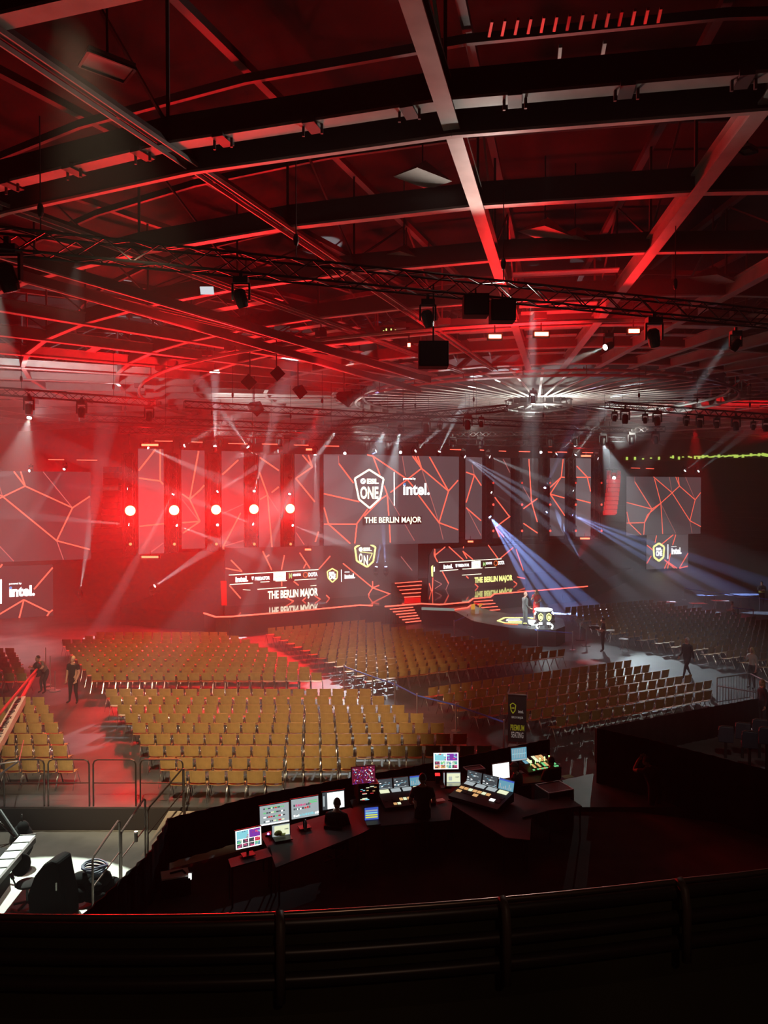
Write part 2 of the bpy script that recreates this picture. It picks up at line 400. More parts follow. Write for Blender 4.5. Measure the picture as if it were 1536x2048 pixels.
def head_light(p, aim, label, col=WHITE, power=0, ang=5, lens=0, size=.3, name='moving_head_light', group=None, blend=.3, lit=None, hangs=True, cells=False):
    """base, yoke, head and lens; p is the head's centre"""
    p = Vector(p); t = thing(name, label, 'stage light', p, 0, group); s = size
    d = (Vector(aim) - p).normalized() if aim is not None else Vector((0, 0, -1))
    q = d.to_track_quat('Z', 'Y').to_matrix().to_4x4(); up = 1 if hangs else -1
    m = MB(); m.box((0, 0, up * s * 1.35), (s * 1.1, s * .8, s * .45)); m.box((0, 0, up * s * 1.75), (s * .25, s * .25, s * .5)); m.build('base', M_blk2, t)
    m = MB()
    for sx in (-1, 1): m.bar((sx * s * .62, 0, up * s * 1.15), (sx * s * .62, 0, -up * s * .1), s * .14, s * .3)
    m.bar((-s * .62, 0, up * s * 1.12), (s * .62, 0, up * s * 1.12), s * .3, s * .14); m.build('yoke', M_blk2, t)
    m = MB(q); m.tube([(0, 0, -s * .75), (0, 0, -s * .55), (0, 0, s * .3), (0, 0, s * .6)], [s * .25, s * .45, s * .45, s * .38], 14)
    hd = m.build('head', M_blk2, t)
    m = MB(q)
    lm = lens_mat(col, lens) if lens else M_lensoff
    if cells:
        for i in range(7):
            a = i * math.pi / 3; c = (0, 0) if i == 6 else (math.cos(a) * s * .22, math.sin(a) * s * .22)
            m.tube([(c[0], c[1], s * .55), (c[0], c[1], s * .62)], s * .1, 8)
    else: m.tube([(0, 0, s * .58), (0, 0, s * .63)], s * .34, 14)
    m.build('lens', lm, hd)
    if power:
        o = lamp('SPOT', 'lamp', p + d * s * .66, power, col, parent=t, aim=p + d * 10, size=.04, angle=ang, blend=blend)
    return t
def dirpx(p, px, py, Y):
    return at_y(px, py, Y)
# near truss across the picture
A1 = Vector((-9.5, 14.9, 13.2)); B1 = Vector((15.5, 24.0, 13.2))
truss(A1, B1, 'long near lighting truss crossing the whole hall below the roof', w=.42, step=.55, tube=.03)
def on_t1(px, dz):
    # point of the near truss over a picture column
    k = (px - 768) / F; u = (B1 - A1); t = (k * A1.y - A1.x) / (u.x - k * u.y); q = A1 + u * t
    return Vector((q.x, q.y, q.z - dz))
for px, dz, sz, lb, cells in ((20, .75, .42, 'big dark wash light hanging at the left end of the near truss', True), (484, .75, .30, 'dark pixel wash light hanging on the near truss over the left screens', True),
                              (855, .85, .30, 'dark pixel wash light hanging right of centre on the near truss', True), (1305, .85, .36, 'large dark moving head hanging on the near truss, right part', False),
                              (1468, .85, .26, 'small tilted moving head at the right end of the near truss', False)):
    q = on_t1(px, dz); head_light(q, q + Vector((.25 if px < 1400 else -.6, .3, -1)), lb, size=sz, cells=cells)
def black_box(px, dz, w, label):
    q = on_t1(px, dz); t = thing('speaker_box', label, 'speaker', q)
    m = MB(); m.box((0, 0, 0), (w, .5, w * .85)); m.build('cabinet', M_black, t, bevel=.02)
    m = MB(); m.box((0, -.255, 0), (w * .9, .01, w * .75)); m.build('grille', M_blk2, t)
    m = MB(); m.bar((0, 0, w * .42), (0, 0, dz), .04); m.build('bracket', M_alu, t)
black_box(950, .42, .62, 'black speaker box on the near truss, left of two together')
black_box(1003, .50, .62, 'black speaker box on the near truss, right of two together')
black_box(866, 1.7, .72, 'black speaker box hanging low under the near truss')
# red strobes shining over the roof
M_redhot = emis('hot_red', (1, .12, .05), 30)
def strobe(p, w, label, power=0, aim=None, strength=30, col=(1, .12, .05)):
    t = thing('strobe_light', label, 'stage light', p)
    m = MB(); m.box((0, .07, 0), (w * 1.25, .12, .24)); m.build('housing', M_blk2, t)
    m = MB(); m.box((0, -.01, 0), (w, .03, .12)); m.build('lens', lens_mat(col, strength), t)
    m = MB(); m.bar((0, .07, .1), (0, .07, .4), .04); m.build('bracket', M_alu, t)
    if power: lamp('SPOT', 'lamp', Vector(p) + Vector((0, -.25, 0)), power, RED, parent=t, size=.12, aim=Vector(p) + Vector((0, -3, 3.5)), angle=150, blend=.5)
    return t
for px, py, w, lb in ((990, 673, .42, 'red strobe lamp under the roof, leftmost of three glowing in a row'), (1083, 668, .46, 'red strobe lamp under the roof, middle of three glowing in a row'), (1268, 662, .36, 'red strobe lamp beside the large dark moving head')):
    strobe(at_y(px, py, 26.5), w, lb, 420)
strobe(at_y(818, 690, 28), .1, 'tiny red lamp glowing over the centre screen', 60)
# white spot under the roof
p = at_y(1217, 692, 27.4); head_light(p, at_y(940, 800, 24.5), 'brilliant white spotlight under the roof throwing a beam down left', col=WHITE, power=9000, ang=9, lens=60, size=.28)
p = at_y(60, 829, 47); head_light(p, at_y(20, 1000, 44), 'white wash lamp shining down over the far left screen', col=WHITE, power=8000, ang=42, lens=60, size=.4, blend=.8)
p = at_y(1066, 800, 45); head_light(p, p + Vector((0, 0, -5)), 'moving head throwing a thin white beam straight down below the roof crown', col=COOL, power=150000, ang=1.8, lens=4, size=.35)
# far trusses
def far_truss(pl, pr, z, label):
    a = at_z(*pl, z); b_ = at_z(*pr, z); truss(a, b_, label, w=.36, step=.45, tube=.03); return a, b_
a, b_ = far_truss((1215, 810), (1640, 842), 13.2, 'far lighting truss on the right with dark lamps hanging below')
for i, (px, py, sz) in enumerate(((1228, 828, .26), (1249, 833, .4), (1289, 832, .26), (1313, 832, .4), (1371, 835, .28), (1398, 840, .36), (1432, 842, .3), (1470, 848, .42), (1505, 844, .26), (1530, 848, .34))):
    k = (px - 768) / F; u = b_ - a; t_ = (k * a.y - a.x) / (u.x - k * u.y); q = a + u * t_
    head_light(q - Vector((0, 0, .75)), q + Vector((-.4 + .25 * (i % 4), .1, -4)), 'dark moving head on the far right truss, %s from its left end' % ORD[i], size=sz)
a, b_ = far_truss((680, 846), (1012, 816), 13.2, 'far lighting truss sloping over the centre screen')
for i, (px, sz) in enumerate(((800, .22), (852, .42), (880, .26), (935, .42), (962, .28))):
    k = (px - 768) / F; u = b_ - a; t_ = (k * a.y - a.x) / (u.x - k * u.y); q = a + u * t_
    head_light(q - Vector((0, 0, .85)), q + Vector((.1, 0, -4)), 'dark moving head on the truss over the centre screen, %s from the left' % ORD[i], size=sz, col=BLUE, power=2500, ang=7)
a, b_ = far_truss((-60, 778), (310, 806), 13.2, 'far lighting truss on the left in red haze')
for i, px in enumerate((60, 165, 300)):
    k = (px - 768) / F; u = b_ - a; t_ = (k * a.y - a.x) / (u.x - k * u.y); q = a + u * t_
    head_light(q - Vector((0, 0, .8)), q + Vector((0, 0, -4)), 'dark lamp on the far left truss, %s from the left' % ORD[i], size=.4)
# two dark girders crossing low from left to the crown
for i, (y0, y1) in enumerate(((515, 742), (550, 762))):
    a = at_z(-30, y0 - 8, 14.6); b_ = at_z(860 if i == 0 else 840, y1 + 24, 14.6)
    m = MB(); m.use(M_steelw).bar(a, b_, .09, .05); m.use(M_steeld).bar(a + Vector((0, 0, .17)), b_ + Vector((0, 0, .17)), .14, .3); struct(m.build('ceiling_girder'))
a = at_z(-30, 524, 14.62); b_ = at_z(855, 781, 14.62)
# truss over the stage
ZT = 12.0
sa, _ = PT.px(236, 900); sb, _ = PT.px(1215, 900)
truss(PT.w(sa, ZT, .6), PT.w(sb, ZT, .6), 'black truss over the stage carrying the row of small white lamps', w=.4, step=.5)
truss(PT.w(sa - 2, ZT + .9, -2.5), PT.w(sb + 4, ZT + .9, -2.5), 'second black truss behind and above the stage front truss', w=.4, step=.6)
truss(PT.w(sa + 3, ZT + 1.2, 5), PT.w(sb - 2, ZT + .9, 5), 'black truss hung in front of and above the stage screens', w=.36, step=.6)

# hung horns and boxes in the red roof haze
for i, (px, py, z, w, lb) in enumerate(((500, 762, 13.9, 1.0, 'dark hanging wedge speaker in the left roof haze, leftmost of three'), (553, 745, 14.0, .9, 'dark hanging wedge speaker in the left roof haze, middle of three'), (596, 782, 13.9, 1.0, 'dark hanging wedge speaker in the left roof haze, rightmost of three'),
                                        (508, 815, 13.6, 1.2, 'dark hanging horn low over the tall screens'), (688, 795, 13.9, 1.2, 'dark hanging horn left of the roof crown'))):
    p = at_z(px, py, z); t = thing('horn_speaker', lb, 'speaker', p, .3 * i)
    m = MB(); m.tube([(0, -.35 * w, -.1 * w), (0, .35 * w, .12 * w)], [.42 * w, .18 * w], 4); m.build('horn', M_black, t); m = MB(); m.bar((0, 0, 0), (0, 0, ZB + .4 - z), .05); m.build('bracket', M_alu, t)
for pl, pr, z, xs, lb in (((392, 868), (700, 862), 13.0, (405, 440, 505, 560, 610, 655), 'over the tall left screens'), ((700, 872), (1010, 868), 12.6, (735, 778, 842, 905, 960), 'just above the centre screen'), ((1010, 868), (1330, 858), 12.8, (1050, 1100, 1150, 1205, 1262, 1310), 'above the right screens')):
    a, b_ = far_truss(pl, pr, z, 'farther dark lighting truss ' + lb)
    for i, px in enumerate(xs):
        k = (px - 768) / F; u = b_ - a; t_ = (k * a.y - a.x) / (u.x - k * u.y); q = a + u * t_
        head_light(q - Vector((0, 0, .8)), q + Vector((.3 * (i % 3 - 1), -.2, -4)), 'dark lamp on the truss %s, %s from the left' % (lb, ORD[i]), size=.42)
# reflected lettering in the roof, built as glowing bars, and a pale panel
p0 = at_y(790, 663, 34); t = thing('roof_reflection', 'small yellow green reflection of lettering among the roof beams', 'reflection', p0); M_refl = emis('reflection_green', (.75, 1, .25), 1.6)
for i, (dx, h_) in enumerate(((-.5, .12), (-.38, .2), (-.28, .1), (-.17, .2), (-.07, .12), (.02, .2), (.1, .1), (.3, .08), (.42, .06))): m = MB(); m.box((dx, 0, (h_ - .15) / 2), (.055, .02, h_)); m.build('reflected_letter', M_refl, t)
m = MB(); m.box((0, .05, 0), (1.3, .04, .4)); m.build('reflection_backing', M_black, t)  # dark plate added behind the reflected letters
p0 = at_y(414, 581, 24.5); o = MB().box((0, 0, 0), (.42, .04, .24)).build('roof_light', emis('pale_light', (.8, .85, .9), .8)); o.location = p0; o.rotation_euler = (R(30), 0, 0); tag(o, 'small bright pale panel in the dark left roof beams', 'lamp')
# ------------------------------------------------------------------ LED screens
M_led = emis('led_dark_grey', (.10, .078, .085), 1.0)
M_ledT2 = emis('led_charcoal', (.05, .035, .038), 1.0)
M_ledT = emis('led_deep_grey', (.07, .055, .06), 1.0)
M_ledL = emis('led_light_grey', (.165, .135, .145), 1.0)
M_ledM = emis('led_mid_grey', (.125, .10, .108), 1.0)
M_ledD = emis('led_dim', (.035, .022, .024), 1.0)
M_line = emis('led_red_line', (1.0, .12, .07), 2.0)
M_lineF = emis('led_faint_line', (.40, .12, .11), 1.4)
M_edge = emis('stage_edge_led', (1.0, .10, .06), 3)
M_txt = emis('led_white', (1, 1, .97), 2.4)
M_yel = emis('led_yellow', (.95, .95, .30), 1.8)
M_cream = emis('led_cream', (1, .97, .72), 2.2)
M_azure = emis('led_blue', (.08, .4, 1), 1.0)
M_orange = emis('led_orange', (1, .2, .04), 1.0)
M_green = emis('led_green', (.5, .9, .3), .9)
M_redpan = emis('led_red_panel', (1, .0, .0), .9)
M_darkstrip = emis('led_black_strip', (.012, .005, .005), 1)
def crop(ox, oy, s): return lambda x, y: (ox + x / s, oy + y / s)
def poly_on(m, pl, pts, d):
    m.add([pl.w(*pl.px(x, y), d) for x, y in pts], [tuple(range(len(pts)))])
def line_on(m, pl, a, b_, w, d, clip=None):
    A = Vector(pl.px(*a)); B = Vector(pl.px(*b_)); t = (B - A)
    if t.length < 1e-5: return
    t.normalize(); n = Vector((-t.y, t.x)) * w / 2
    q = [A + n, B + n, B - n, A - n]
    m.add([pl.w(v.x, v.y, d) for v in q] + [pl.w(v.x, v.y, d - .008) for v in q], [(3, 2, 1, 0), (0, 1, 5, 4), (1, 2, 6, 5), (2, 3, 7, 6), (3, 0, 4, 7)])
TC = {}
def text_mesh(s, heavy=0.0):
    k = (s, heavy)
    if k in TC: return TC[k]
    cu = bpy.data.curves.new('t', 'FONT'); cu.body = s; cu.offset = heavy; cu.resolution_u = 3
    o = bpy.data.objects.new('t', cu); COL.objects.link(o); dg = bpy.context.evaluated_depsgraph_get(); dg.update()
    me = o.evaluated_get(dg).to_mesh(); vs = [v.co.copy() for v in me.vertices]; fs = [tuple(p.vertices) for p in me.polygons]
    o.evaluated_get(dg).to_mesh_clear(); bpy.data.objects.remove(o)
    x0 = min(v.x for v in vs); x1 = max(v.x for v in vs); y0 = min(v.y for v in vs); y1 = max(v.y for v in vs)
    TC[k] = ([((v.x - x0) / (x1 - x0), (v.y - y0) / (y1 - y0)) for v in vs], fs); return TC[k]
def text_fit(m, pl, s, box, d, heavy=.0, flip=False):
    """box: two photo corners (x0,y0,x1,y1) on the plane"""
    vs, fs = text_mesh(s, heavy); a0, z1 = pl.px(box[0], box[1]); a1, z0 = pl.px(box[2], box[3])
    m.add([pl.w(a0 + (a1 - a0) * x, z0 + (z1 - z0) * y, d) for x, y in vs], fs)
def screen(name, label, pl, rect, d, lines=(), faint=(), polys=(), cat='led screen', base=None, lw=.05, depth=.12, group=None, shape=None):
    """rect: left x, right x, top y at left, bottom y at left. shape: outline instead"""
    t = thing(name, label, cat, pl.w(pl.px(rect[0], rect[3])[0], 0, d), 0, group); t.location.z = 0
    off = Matrix.Translation(-t.location)
    if shape is None:
        a0, z1 = pl.px(rect[0], rect[2]); _, z0 = pl.px(rect[0], rect[3]); a1, _ = pl.px(rect[1], rect[2])
        c = [(a0, z0), (a1, z0), (a1, z1), (a0, z1)]
    else: c = [pl.px(x, y) for x, y in shape]
    m = MB(off); m.prism([pl.w(a, z, d - .01) for a, z in c], -pl.n * depth); m.build('cabinet', M_blk2, t)
    m = MB(off); m.use(base or M_led); m.add([pl.w(a, z, d) for a, z in c], [tuple(range(len(c)))])
    lo = min(x[1] for x in c)
    for mm, pts in polys:
        m.use(mm); poly_on(m, pl, pts, d + .006)
    m.use(M_lineF)
    for seg in faint:
        for i in range(len(seg) - 1): line_on(m, pl, seg[i], seg[i + 1], lw * .7, d + .014)
    m.use(M_line)
    for seg in lines:
        for i in range(len(seg) - 1): line_on(m, pl, seg[i], seg[i + 1], lw, d + .02)
    m.build('display', None, t)
    return t, off
def shield(m, pl, P, d, w=.12):
    for i in range(len(P)): line_on(m, pl, P[i], P[(i + 1) % len(P)], w, d)
# centre screen
c = crop(640, 900, 5.2966)
L = lambda *p: [c(p[i], p[i + 1]) for i in range(0, len(p), 2)]
lines = [L(200, 145, 355, 350), L(500, 50, 560, 65, 915, 305), L(560, 65, 635, 265), L(680, 380, 712, 475), L(980, 65, 1075, 195), L(1035, 65, 1075, 195), L(1005, 65, 1075, 195),
         L(1075, 195, 745, 450), L(1075, 195, 1360, 435), L(1160, 75, 1360, 435), L(1360, 435, 1462, 320), L(1360, 435, 1260, 770), L(1260, 770, 1462, 845), L(925, 315, 985, 385),
         L(1040, 475, 1260, 770), L(40, 463, 415, 548), L(712, 475, 650, 515, 465, 705), L(712, 475, 728, 695), L(735, 790, 745, 980), L(505, 625, 390, 780), L(42, 785, 390, 785, 368, 990), L(42, 610, 90, 785, 320, 990)]
faint = [L(195, 60, 200, 145), L(870, 65, 905, 270), L(1260, 770, 1305, 950), L(712, 475, 845, 695), L(900, 790, 1000, 960), L(1075, 195, 1260, 770)]
polys = [(M_ledL, L(42, 790, 90, 790, 320, 990, 45, 1008)), (M_ledL, L(42, 55, 195, 60, 200, 145, 355, 350, 340, 530, 42, 463)), (M_ledM, L(42, 463, 415, 548, 505, 625, 150, 780, 90, 785, 42, 610)),
         (M_ledM, L(870, 62, 980, 65, 1075, 195, 915, 300)), (M_ledM, L(735, 790, 900, 790, 1000, 958, 745, 980)), (M_ledM, L(1360, 435, 1464, 600, 1464, 840, 1260, 770)), (M_ledM, L(1075, 195, 1360, 435, 1260, 770, 1160, 470))]
t, off = screen('led_screen', 'largest screen over the stage, reading The Berlin Major', PC, (647, 918, 908, 1092), 0, lines, faint, polys, lw=.085)
m = MB(off); m.use(M_cream)
shield(m, PC, L(520, 208, 672, 305, 635, 512, 525, 615, 412, 522, 367, 302), .03, .13)
m.use(M_cream); text_fit(m, PC, 'ONE', (*c(425, 385), *c(617, 520)), .032, .035)
text_fit(m, PC, 'ESL', (*c(495, 302), *c(620, 360)), .032, .06)
m.use(M_txt); a0, z0 = PC.px(*c(455, 330)); m.add([PC.w(a0 + math.cos(i * .4488) * .2, z0 + math.sin(i * .4488) * .2, .032) for i in range(14)], [tuple(range(14))])
m.use(M_led); line_on(m, PC, c(440, 345), c(472, 312), .05, .04)
m.build('shield_logo', None, t)
m = MB(off); m.use(M_txt); line_on(m, PC, c(784, 236), c(786, 590), .06, .03)
text_fit(m, PC, 'intel.', (*c(880, 350), *c(1160, 478)), .03, .03); text_fit(m, PC, 'powered by', (*c(880, 290), *c(1012, 322)), .03, .02)
m.use(M_azure); poly_on(m, PC, L(884, 352, 906, 352, 906, 376, 884, 376), .034); m.build('lettering', None, t)
m = MB(off); m.use(M_darkstrip); poly_on(m, PC, L(450, 705, 1075, 700, 1075, 782, 450, 797), .028); m.use(M_cream)
text_fit(m, PC, 'THE BERLIN MAJOR', (*c(470, 712), *c(1072, 785)), .034, .02); m.build('title_lettering', None, t)
# side and far screens share the motif
MOT = [[(.11, .09), (.34, .56)], [(0, .44), (.34, .56), (.46, .46), (.71, .165)], [(.375, .04), (.46, .46), (.485, 1)], [(.36, 0), (.61, .28), (.85, .78)], [(.66, 0), (.71, .165)], [(.69, 0), (.71, .165), (.92, .41), (1, .28)],
       [(.92, .41), (.85, .78), (1, .89)], [(.34, .56), (.24, .79), (.23, 1)], [(0, .79), (.24, .79)], [(0, .6), (.035, .79), (.195, 1)], [(.46, .46), (.28, .66), (.24, .79)]]
MOTF = [[(.11, 0), (.11, .09)], [(.47, .49), (.66, 1)], [(.575, 0), (.61, .28)], [(.79, 0), (.92, .41)], [(.85, .78), (.88, 1)]]
MOTP = [(0, [(0, .44), (.34, .56), (.24, .79), (0, .79)]), (0, [(0, .8), (.035, .8), (.19, 1), (0, 1)]), (1, [(.36, 0), (.66, 0), (.71, .165), (.61, .28)]), (1, [(0, 0), (.11, 0), (.11, .09), (.34, .56), (0, .44)]), (1, [(.485, 1), (.47, .5), (.66, 1)]), (1, [(.92, .41), (1, .3), (1, .89), (.85, .78)])]
def motif_screen(label, pl, x0, x1, yt0, yb0, yt1, yb1, mats, base=None):
    def g(u, v):
        v = min(max(v, .004), .996); u = min(max(u, .003), .997)
        return (x0 + (x1 - x0) * u, (yt0 + (yt1 - yt0) * u) * (1 - v) + (yb0 + (yb1 - yb0) * u) * v)
    return screen('led_screen', label, pl, (x0, x1, yt0, yb0), 0, [[g(*q) for q in s] for s in MOT], [[g(*q) for q in s] for s in MOTF], [(mats[i], [g(*q) for q in s]) for i, s in MOTP], lw=.085, base=base)
PR = Plane((25.5, 81), 22)
motif_screen('wide screen on the far right with red crack pattern', PR, 1253, 1402, 953, 1071, 953.5, 1065.5, (M_ledL, M_ledM))
PL = Plane((-26, 50.2), 26)
x0 = -270
za, zb = PL.px(181, 944)[1], PL.px(181, 1118)[1]; al = PL.px(x0, 1000)[0]
motif_screen('big screen at the far left edge with red crack pattern', PL, x0, 181, unpx(PL, al, za)[1], unpx(PL, al, zb)[1], 944, 1118, (M_led, M_ledT), M_ledT2)
# small far right screen under the wide one
c = crop(1150, 850, 3.98); L = lambda *p: [c(p[i], p[i + 1]) for i in range(0, len(p), 2)]
t, off = screen('led_screen', 'small low screen on the far right with yellow shield logo', PR, (1288, 1371, 1070, 1138), .4, [L(628, 878, 615, 935), L(760, 872, 665, 950), L(780, 872, 755, 955), L(552, 955, 600, 995), L(585, 1040, 550, 1100), L(738, 1020, 715, 1140),
     L(690, 1070, 770, 1138), L(690, 1140, 715, 1085, 790, 1138), L(878, 1018, 808, 1138, 876, 1120)], lw=.1, base=M_ledM)
m = MB(off); m.use(M_yel); shield(m, PR, L(646, 940, 688, 968, 682, 1050, 646, 1080, 608, 1050, 603, 968), .43, .22); m.use(M_txt)
text_fit(m, PR, 'ESL', (*c(622, 975), *c(672, 995)), .43, .05); text_fit(m, PR, 'ONE', (*c(622, 1000), *c(672, 1040)), .43, .05); m.build('shield_logo', None, t)
m = MB(off); m.use(M_txt); line_on(m, PR, c(717, 948), c(717, 1062), .1, .43); text_fit(m, PR, 'intel.', (*c(745, 975), *c(825, 1025)), .43, .05); text_fit(m, PR, 'powered by', (*c(745, 961), *c(785, 970)), .43, .02); m.build('lettering', None, t)
# lower left screen
c = crop(0, 850, 3.84); L = lambda *p: [c(p[i], p[i + 1]) for i in range(0, len(p), 2)]
t, off = screen('led_screen', 'low dark screen at the far left edge with white chip maker name', PL, (-300, 105, unpx(PL, PL.px(-300, 1000)[0], PL.px(105, 1128)[1])[1], unpx(PL, PL.px(-300, 1000)[0], PL.px(105, 1236)[1])[1]), .5, [L(402, 1090, 260, 1255), L(-20, 1455, 182, 1335, 378, 1430, 402, 1412), L(182, 1335, 146, 1478), L(378, 1430, 358, 1458), L(18, 1065, 0, 1090)], lw=.09, base=M_ledD)
m = MB(off); m.use(M_txt); line_on(m, PL, c(8, 1180), c(8, 1365), .1, .53); text_fit(m, PL, 'intel.', (*c(70, 1232), *c(266, 1305)), .53, .05); text_fit(m, PL, 'powered by', (*c(70, 1206), *c(165, 1220)), .53, .03)
m.use(M_azure); poly_on(m, PL, L(72, 1235, 90, 1235, 90, 1253, 72, 1253), .54); m.build('lettering', None, t)
# tall column screens
A = crop(0, 850, 3.84); B = crop(400, 850, 3.072); D = crop(850, 850, 3.84)
def LL(cr, *p): return [cr(p[i], p[i + 1]) for i in range(0, len(p), 2)]
tall = [
 ((276, 327, 897, 1108), 'red hazed tall screen, leftmost of the five left of the centre screen', [LL(A, 1195, 185, 1065, 350), LL(A, 1230, 185, 1230, 430, 1253, 455), LL(A, 1067, 408, 1230, 430), LL(A, 1072, 778, 1258, 758)], [LL(A, 1255, 905, 1160, 975)], M_led),
 ((362.5, 409, 900, 1098), 'tall screen second from the left in the stage set', [LL(A, 1525, 200, 1457, 570), LL(A, 1398, 530, 1457, 570, 1536, 500) + [B(26, 370)], LL(A, 1457, 570, 1536, 740, 1400, 750), LL(A, 1536, 740, 1405, 830)], [LL(A, 1398, 570, 1530, 740)], M_ledT),
 ((443, 487, 902, 1100), 'tall screen in the middle of the five left of the centre screen', [LL(B, 235, 215, 137, 305), LL(B, 250, 540, 140, 750, 155, 768)], [LL(B, 265, 487, 142, 543), LL(B, 266, 710, 145, 745)], M_ledT),
 ((517, 560, 909, 1097), 'tall screen second to the left of the centre screen', [LL(B, 368, 200, 484, 280), LL(B, 365, 290, 415, 430, 442, 752), LL(B, 368, 458, 415, 430), LL(B, 440, 415, 484, 380)], [LL(B, 415, 430, 480, 530)], M_ledT),
 ((589, 639, 908, 1093), 'tall screen immediately left of the centre screen', [LL(B, 630, 185, 690, 258, 588, 328, 705, 472), LL(B, 665, 185, 690, 258), LL(B, 728, 655, 708, 718)], [LL(B, 590, 660, 640, 735)], M_ledT),
 ((931, 964, 914, 1079), 'narrow tall screen immediately right of the centre screen', [LL(D, 315, 362, 378, 385, 432, 465), LL(D, 378, 385, 315, 595), LL(D, 315, 635, 430, 735)], [LL(D, 362, 305, 378, 385), LL(D, 320, 640, 430, 850)], M_led),
 ((988, 1021, 915, 1077), 'tall screen second to the right of the centre screen, crossed by blue beams', [LL(D, 535, 555, 645, 700), LL(D, 654, 700, 540, 785, 570, 860), LL(D, 545, 790, 605, 860)], [LL(D, 600, 262, 652, 365)], M_ledD),
 ((1045, 1076, 916, 1072), 'tall screen in the middle of the five right of the centre screen', [LL(D, 797, 262, 817, 590, 862, 745), LL(D, 755, 643, 862, 565), LL(D, 755, 755, 864, 830)], [LL(D, 753, 475, 817, 590)], M_ledD),
 ((1099, 1130, 916, 1072), 'tall screen second from the right in the stage set', [LL(D, 1060, 262, 1045, 400, 960, 530, 1072, 695), LL(D, 960, 480, 1045, 400, 1072, 402), LL(D, 960, 530, 1070, 560)], [], M_led),
 ((1152, 1182, 916, 1073), 'tall bright grey screen, rightmost of the stage set', [LL(D, 1164, 315, 1245, 400, 1271, 510), LL(D, 1162, 402, 1271, 402), LL(D, 1162, 570, 1271, 598)], [], M_ledL)]
for rect, lb, ln, fn, bs in tall:
    screen('tall_led_screen', lb, PT, rect, 0, ln, fn, [], base=bs, lw=.085, group=None)
# low LED walls on the deck
t, off = screen('led_backdrop', 'low slanting LED wall on the left half of the stage with sponsor strip', PW, (450, 760, 1100, 1212), 0,
   [LL(B, 158, 880, 258, 900), LL(B, 190, 830, 258, 900), LL(B, 385, 775, 440, 890), LL(B, 400, 815, 425, 798), LL(B, 518, 800, 500, 890), LL(B, 612, 785, 675, 880), LL(B, 655, 845, 635, 880), LL(B, 800, 805, 730, 885), LL(B, 878, 850, 1060, 1000, 1195, 1048, 1060, 1082),
    LL(B, 1060, 960, 1060, 1000, 1100, 985), LL(B, 1060, 1000, 1035, 1040, 1055, 1090), LL(B, 180, 985, 250, 1065), LL(B, 500, 950, 502, 990), LL(B, 575, 960, 605, 985), LL(B, 525, 1060, 575, 1082, 540, 1095), LL(B, 650, 1060, 628, 1080, 650, 1095), LL(B, 705, 1050, 745, 1075, 700, 1095), LL(B, 775, 1045, 795, 1065)],
   shape=[(450, 1096), (660, 1092), (686, 1120), (808, 1192), (745, 1196), (450, 1214)], base=M_ledD, lw=.075)
m = MB(off); m.use(M_darkstrip); poly_on(m, PW, [(456, 1150), (640, 1139), (640, 1160), (458, 1168)], .05); m.use(M_cream)
line_on(m, PW, (457, 1150), (636, 1139), .05, .07); line_on(m, PW, (459, 1169), (505, 1166), .05, .07); line_on(m, PW, (520, 1164), (538, 1163), .04, .07); line_on(m, PW, (550, 1162), (573, 1161), .05, .07); line_on(m, PW, (588, 1160), (632, 1157.5), .04, .07)
line_on(m, PW, (485, 1179), (500, 1180), .03, .07); line_on(m, PW, (514, 1178.5), (572, 1174.5), .04, .07); line_on(m, PW, (620, 1171.5), (632, 1170.5), .03, .07)
m.build('sponsor_strip', None, t)
m = MB(off); m.use(M_txt); text_fit(m, PW, 'intel.', (470, 1153, 495.5, 1163), .07, .05); text_fit(m, PW, 'PREDATOR', (509, 1153.5, 539, 1159), .07, .05); poly_on(m, PW, [(502, 1153), (507, 1152.7), (505.5, 1159.5), (503.5, 1159.7)], .07)
poly_on(m, PW, [(546, 1145.5), (570.5, 1144), (570.5, 1159.5), (546, 1161)], .07); m.use(M_yel); text_fit(m, PW, 'DHL', (550, 1149, 566, 1155), .09, .03)
m.use(M_green); text_fit(m, PW, 'M', (577, 1146, 583, 1157), .07, .02); m.use(M_txt); text_fit(m, PW, 'MONSTER', (585, 1147.5, 601, 1151.5), .07, .03); text_fit(m, PW, 'DOTA', (616, 1145, 634, 1152), .07, .04)
m.use(M_orange); a0, z0 = PW.px(610, 1149.5); ri = [PW.w(a0 + math.cos(i * .5236) * .16, z0 + math.sin(i * .5236) * .16, .07) for i in range(13)]
m.tube(ri, .03, 4, False); m.build('sponsor_lettering', None, t)
m = MB(off); m.use(M_cream); text_fit(m, PW, 'THE BERLIN MAJOR', (535, 1182, 635, 1195.5), .06, .03); m.build('title_lettering', None, t)
m = MB(off); m.use(M_yel); c = crop(640, 1080, 6.98); shield(m, PW, LL(c, 165, 398, 238, 438, 232, 530, 168, 588, 108, 530, 95, 440), .07, .08); m.use(M_txt); text_fit(m, PW, 'ESL', (*c(120, 445), *c(212, 478)), .07, .05); text_fit(m, PW, 'ONE', (*c(120, 485), *c(212, 545)), .07, .05)
line_on(m, PW, c(292, 412), c(294, 582), .05, .07); text_fit(m, PW, 'intel.', (*c(335, 475), *c(482, 532)), .07, .05); line_on(m, PW, c(338, 447), c(405, 445), .05, .07); m.build('shield_logo', None, t)
c = crop(840, 1080, 6.98)
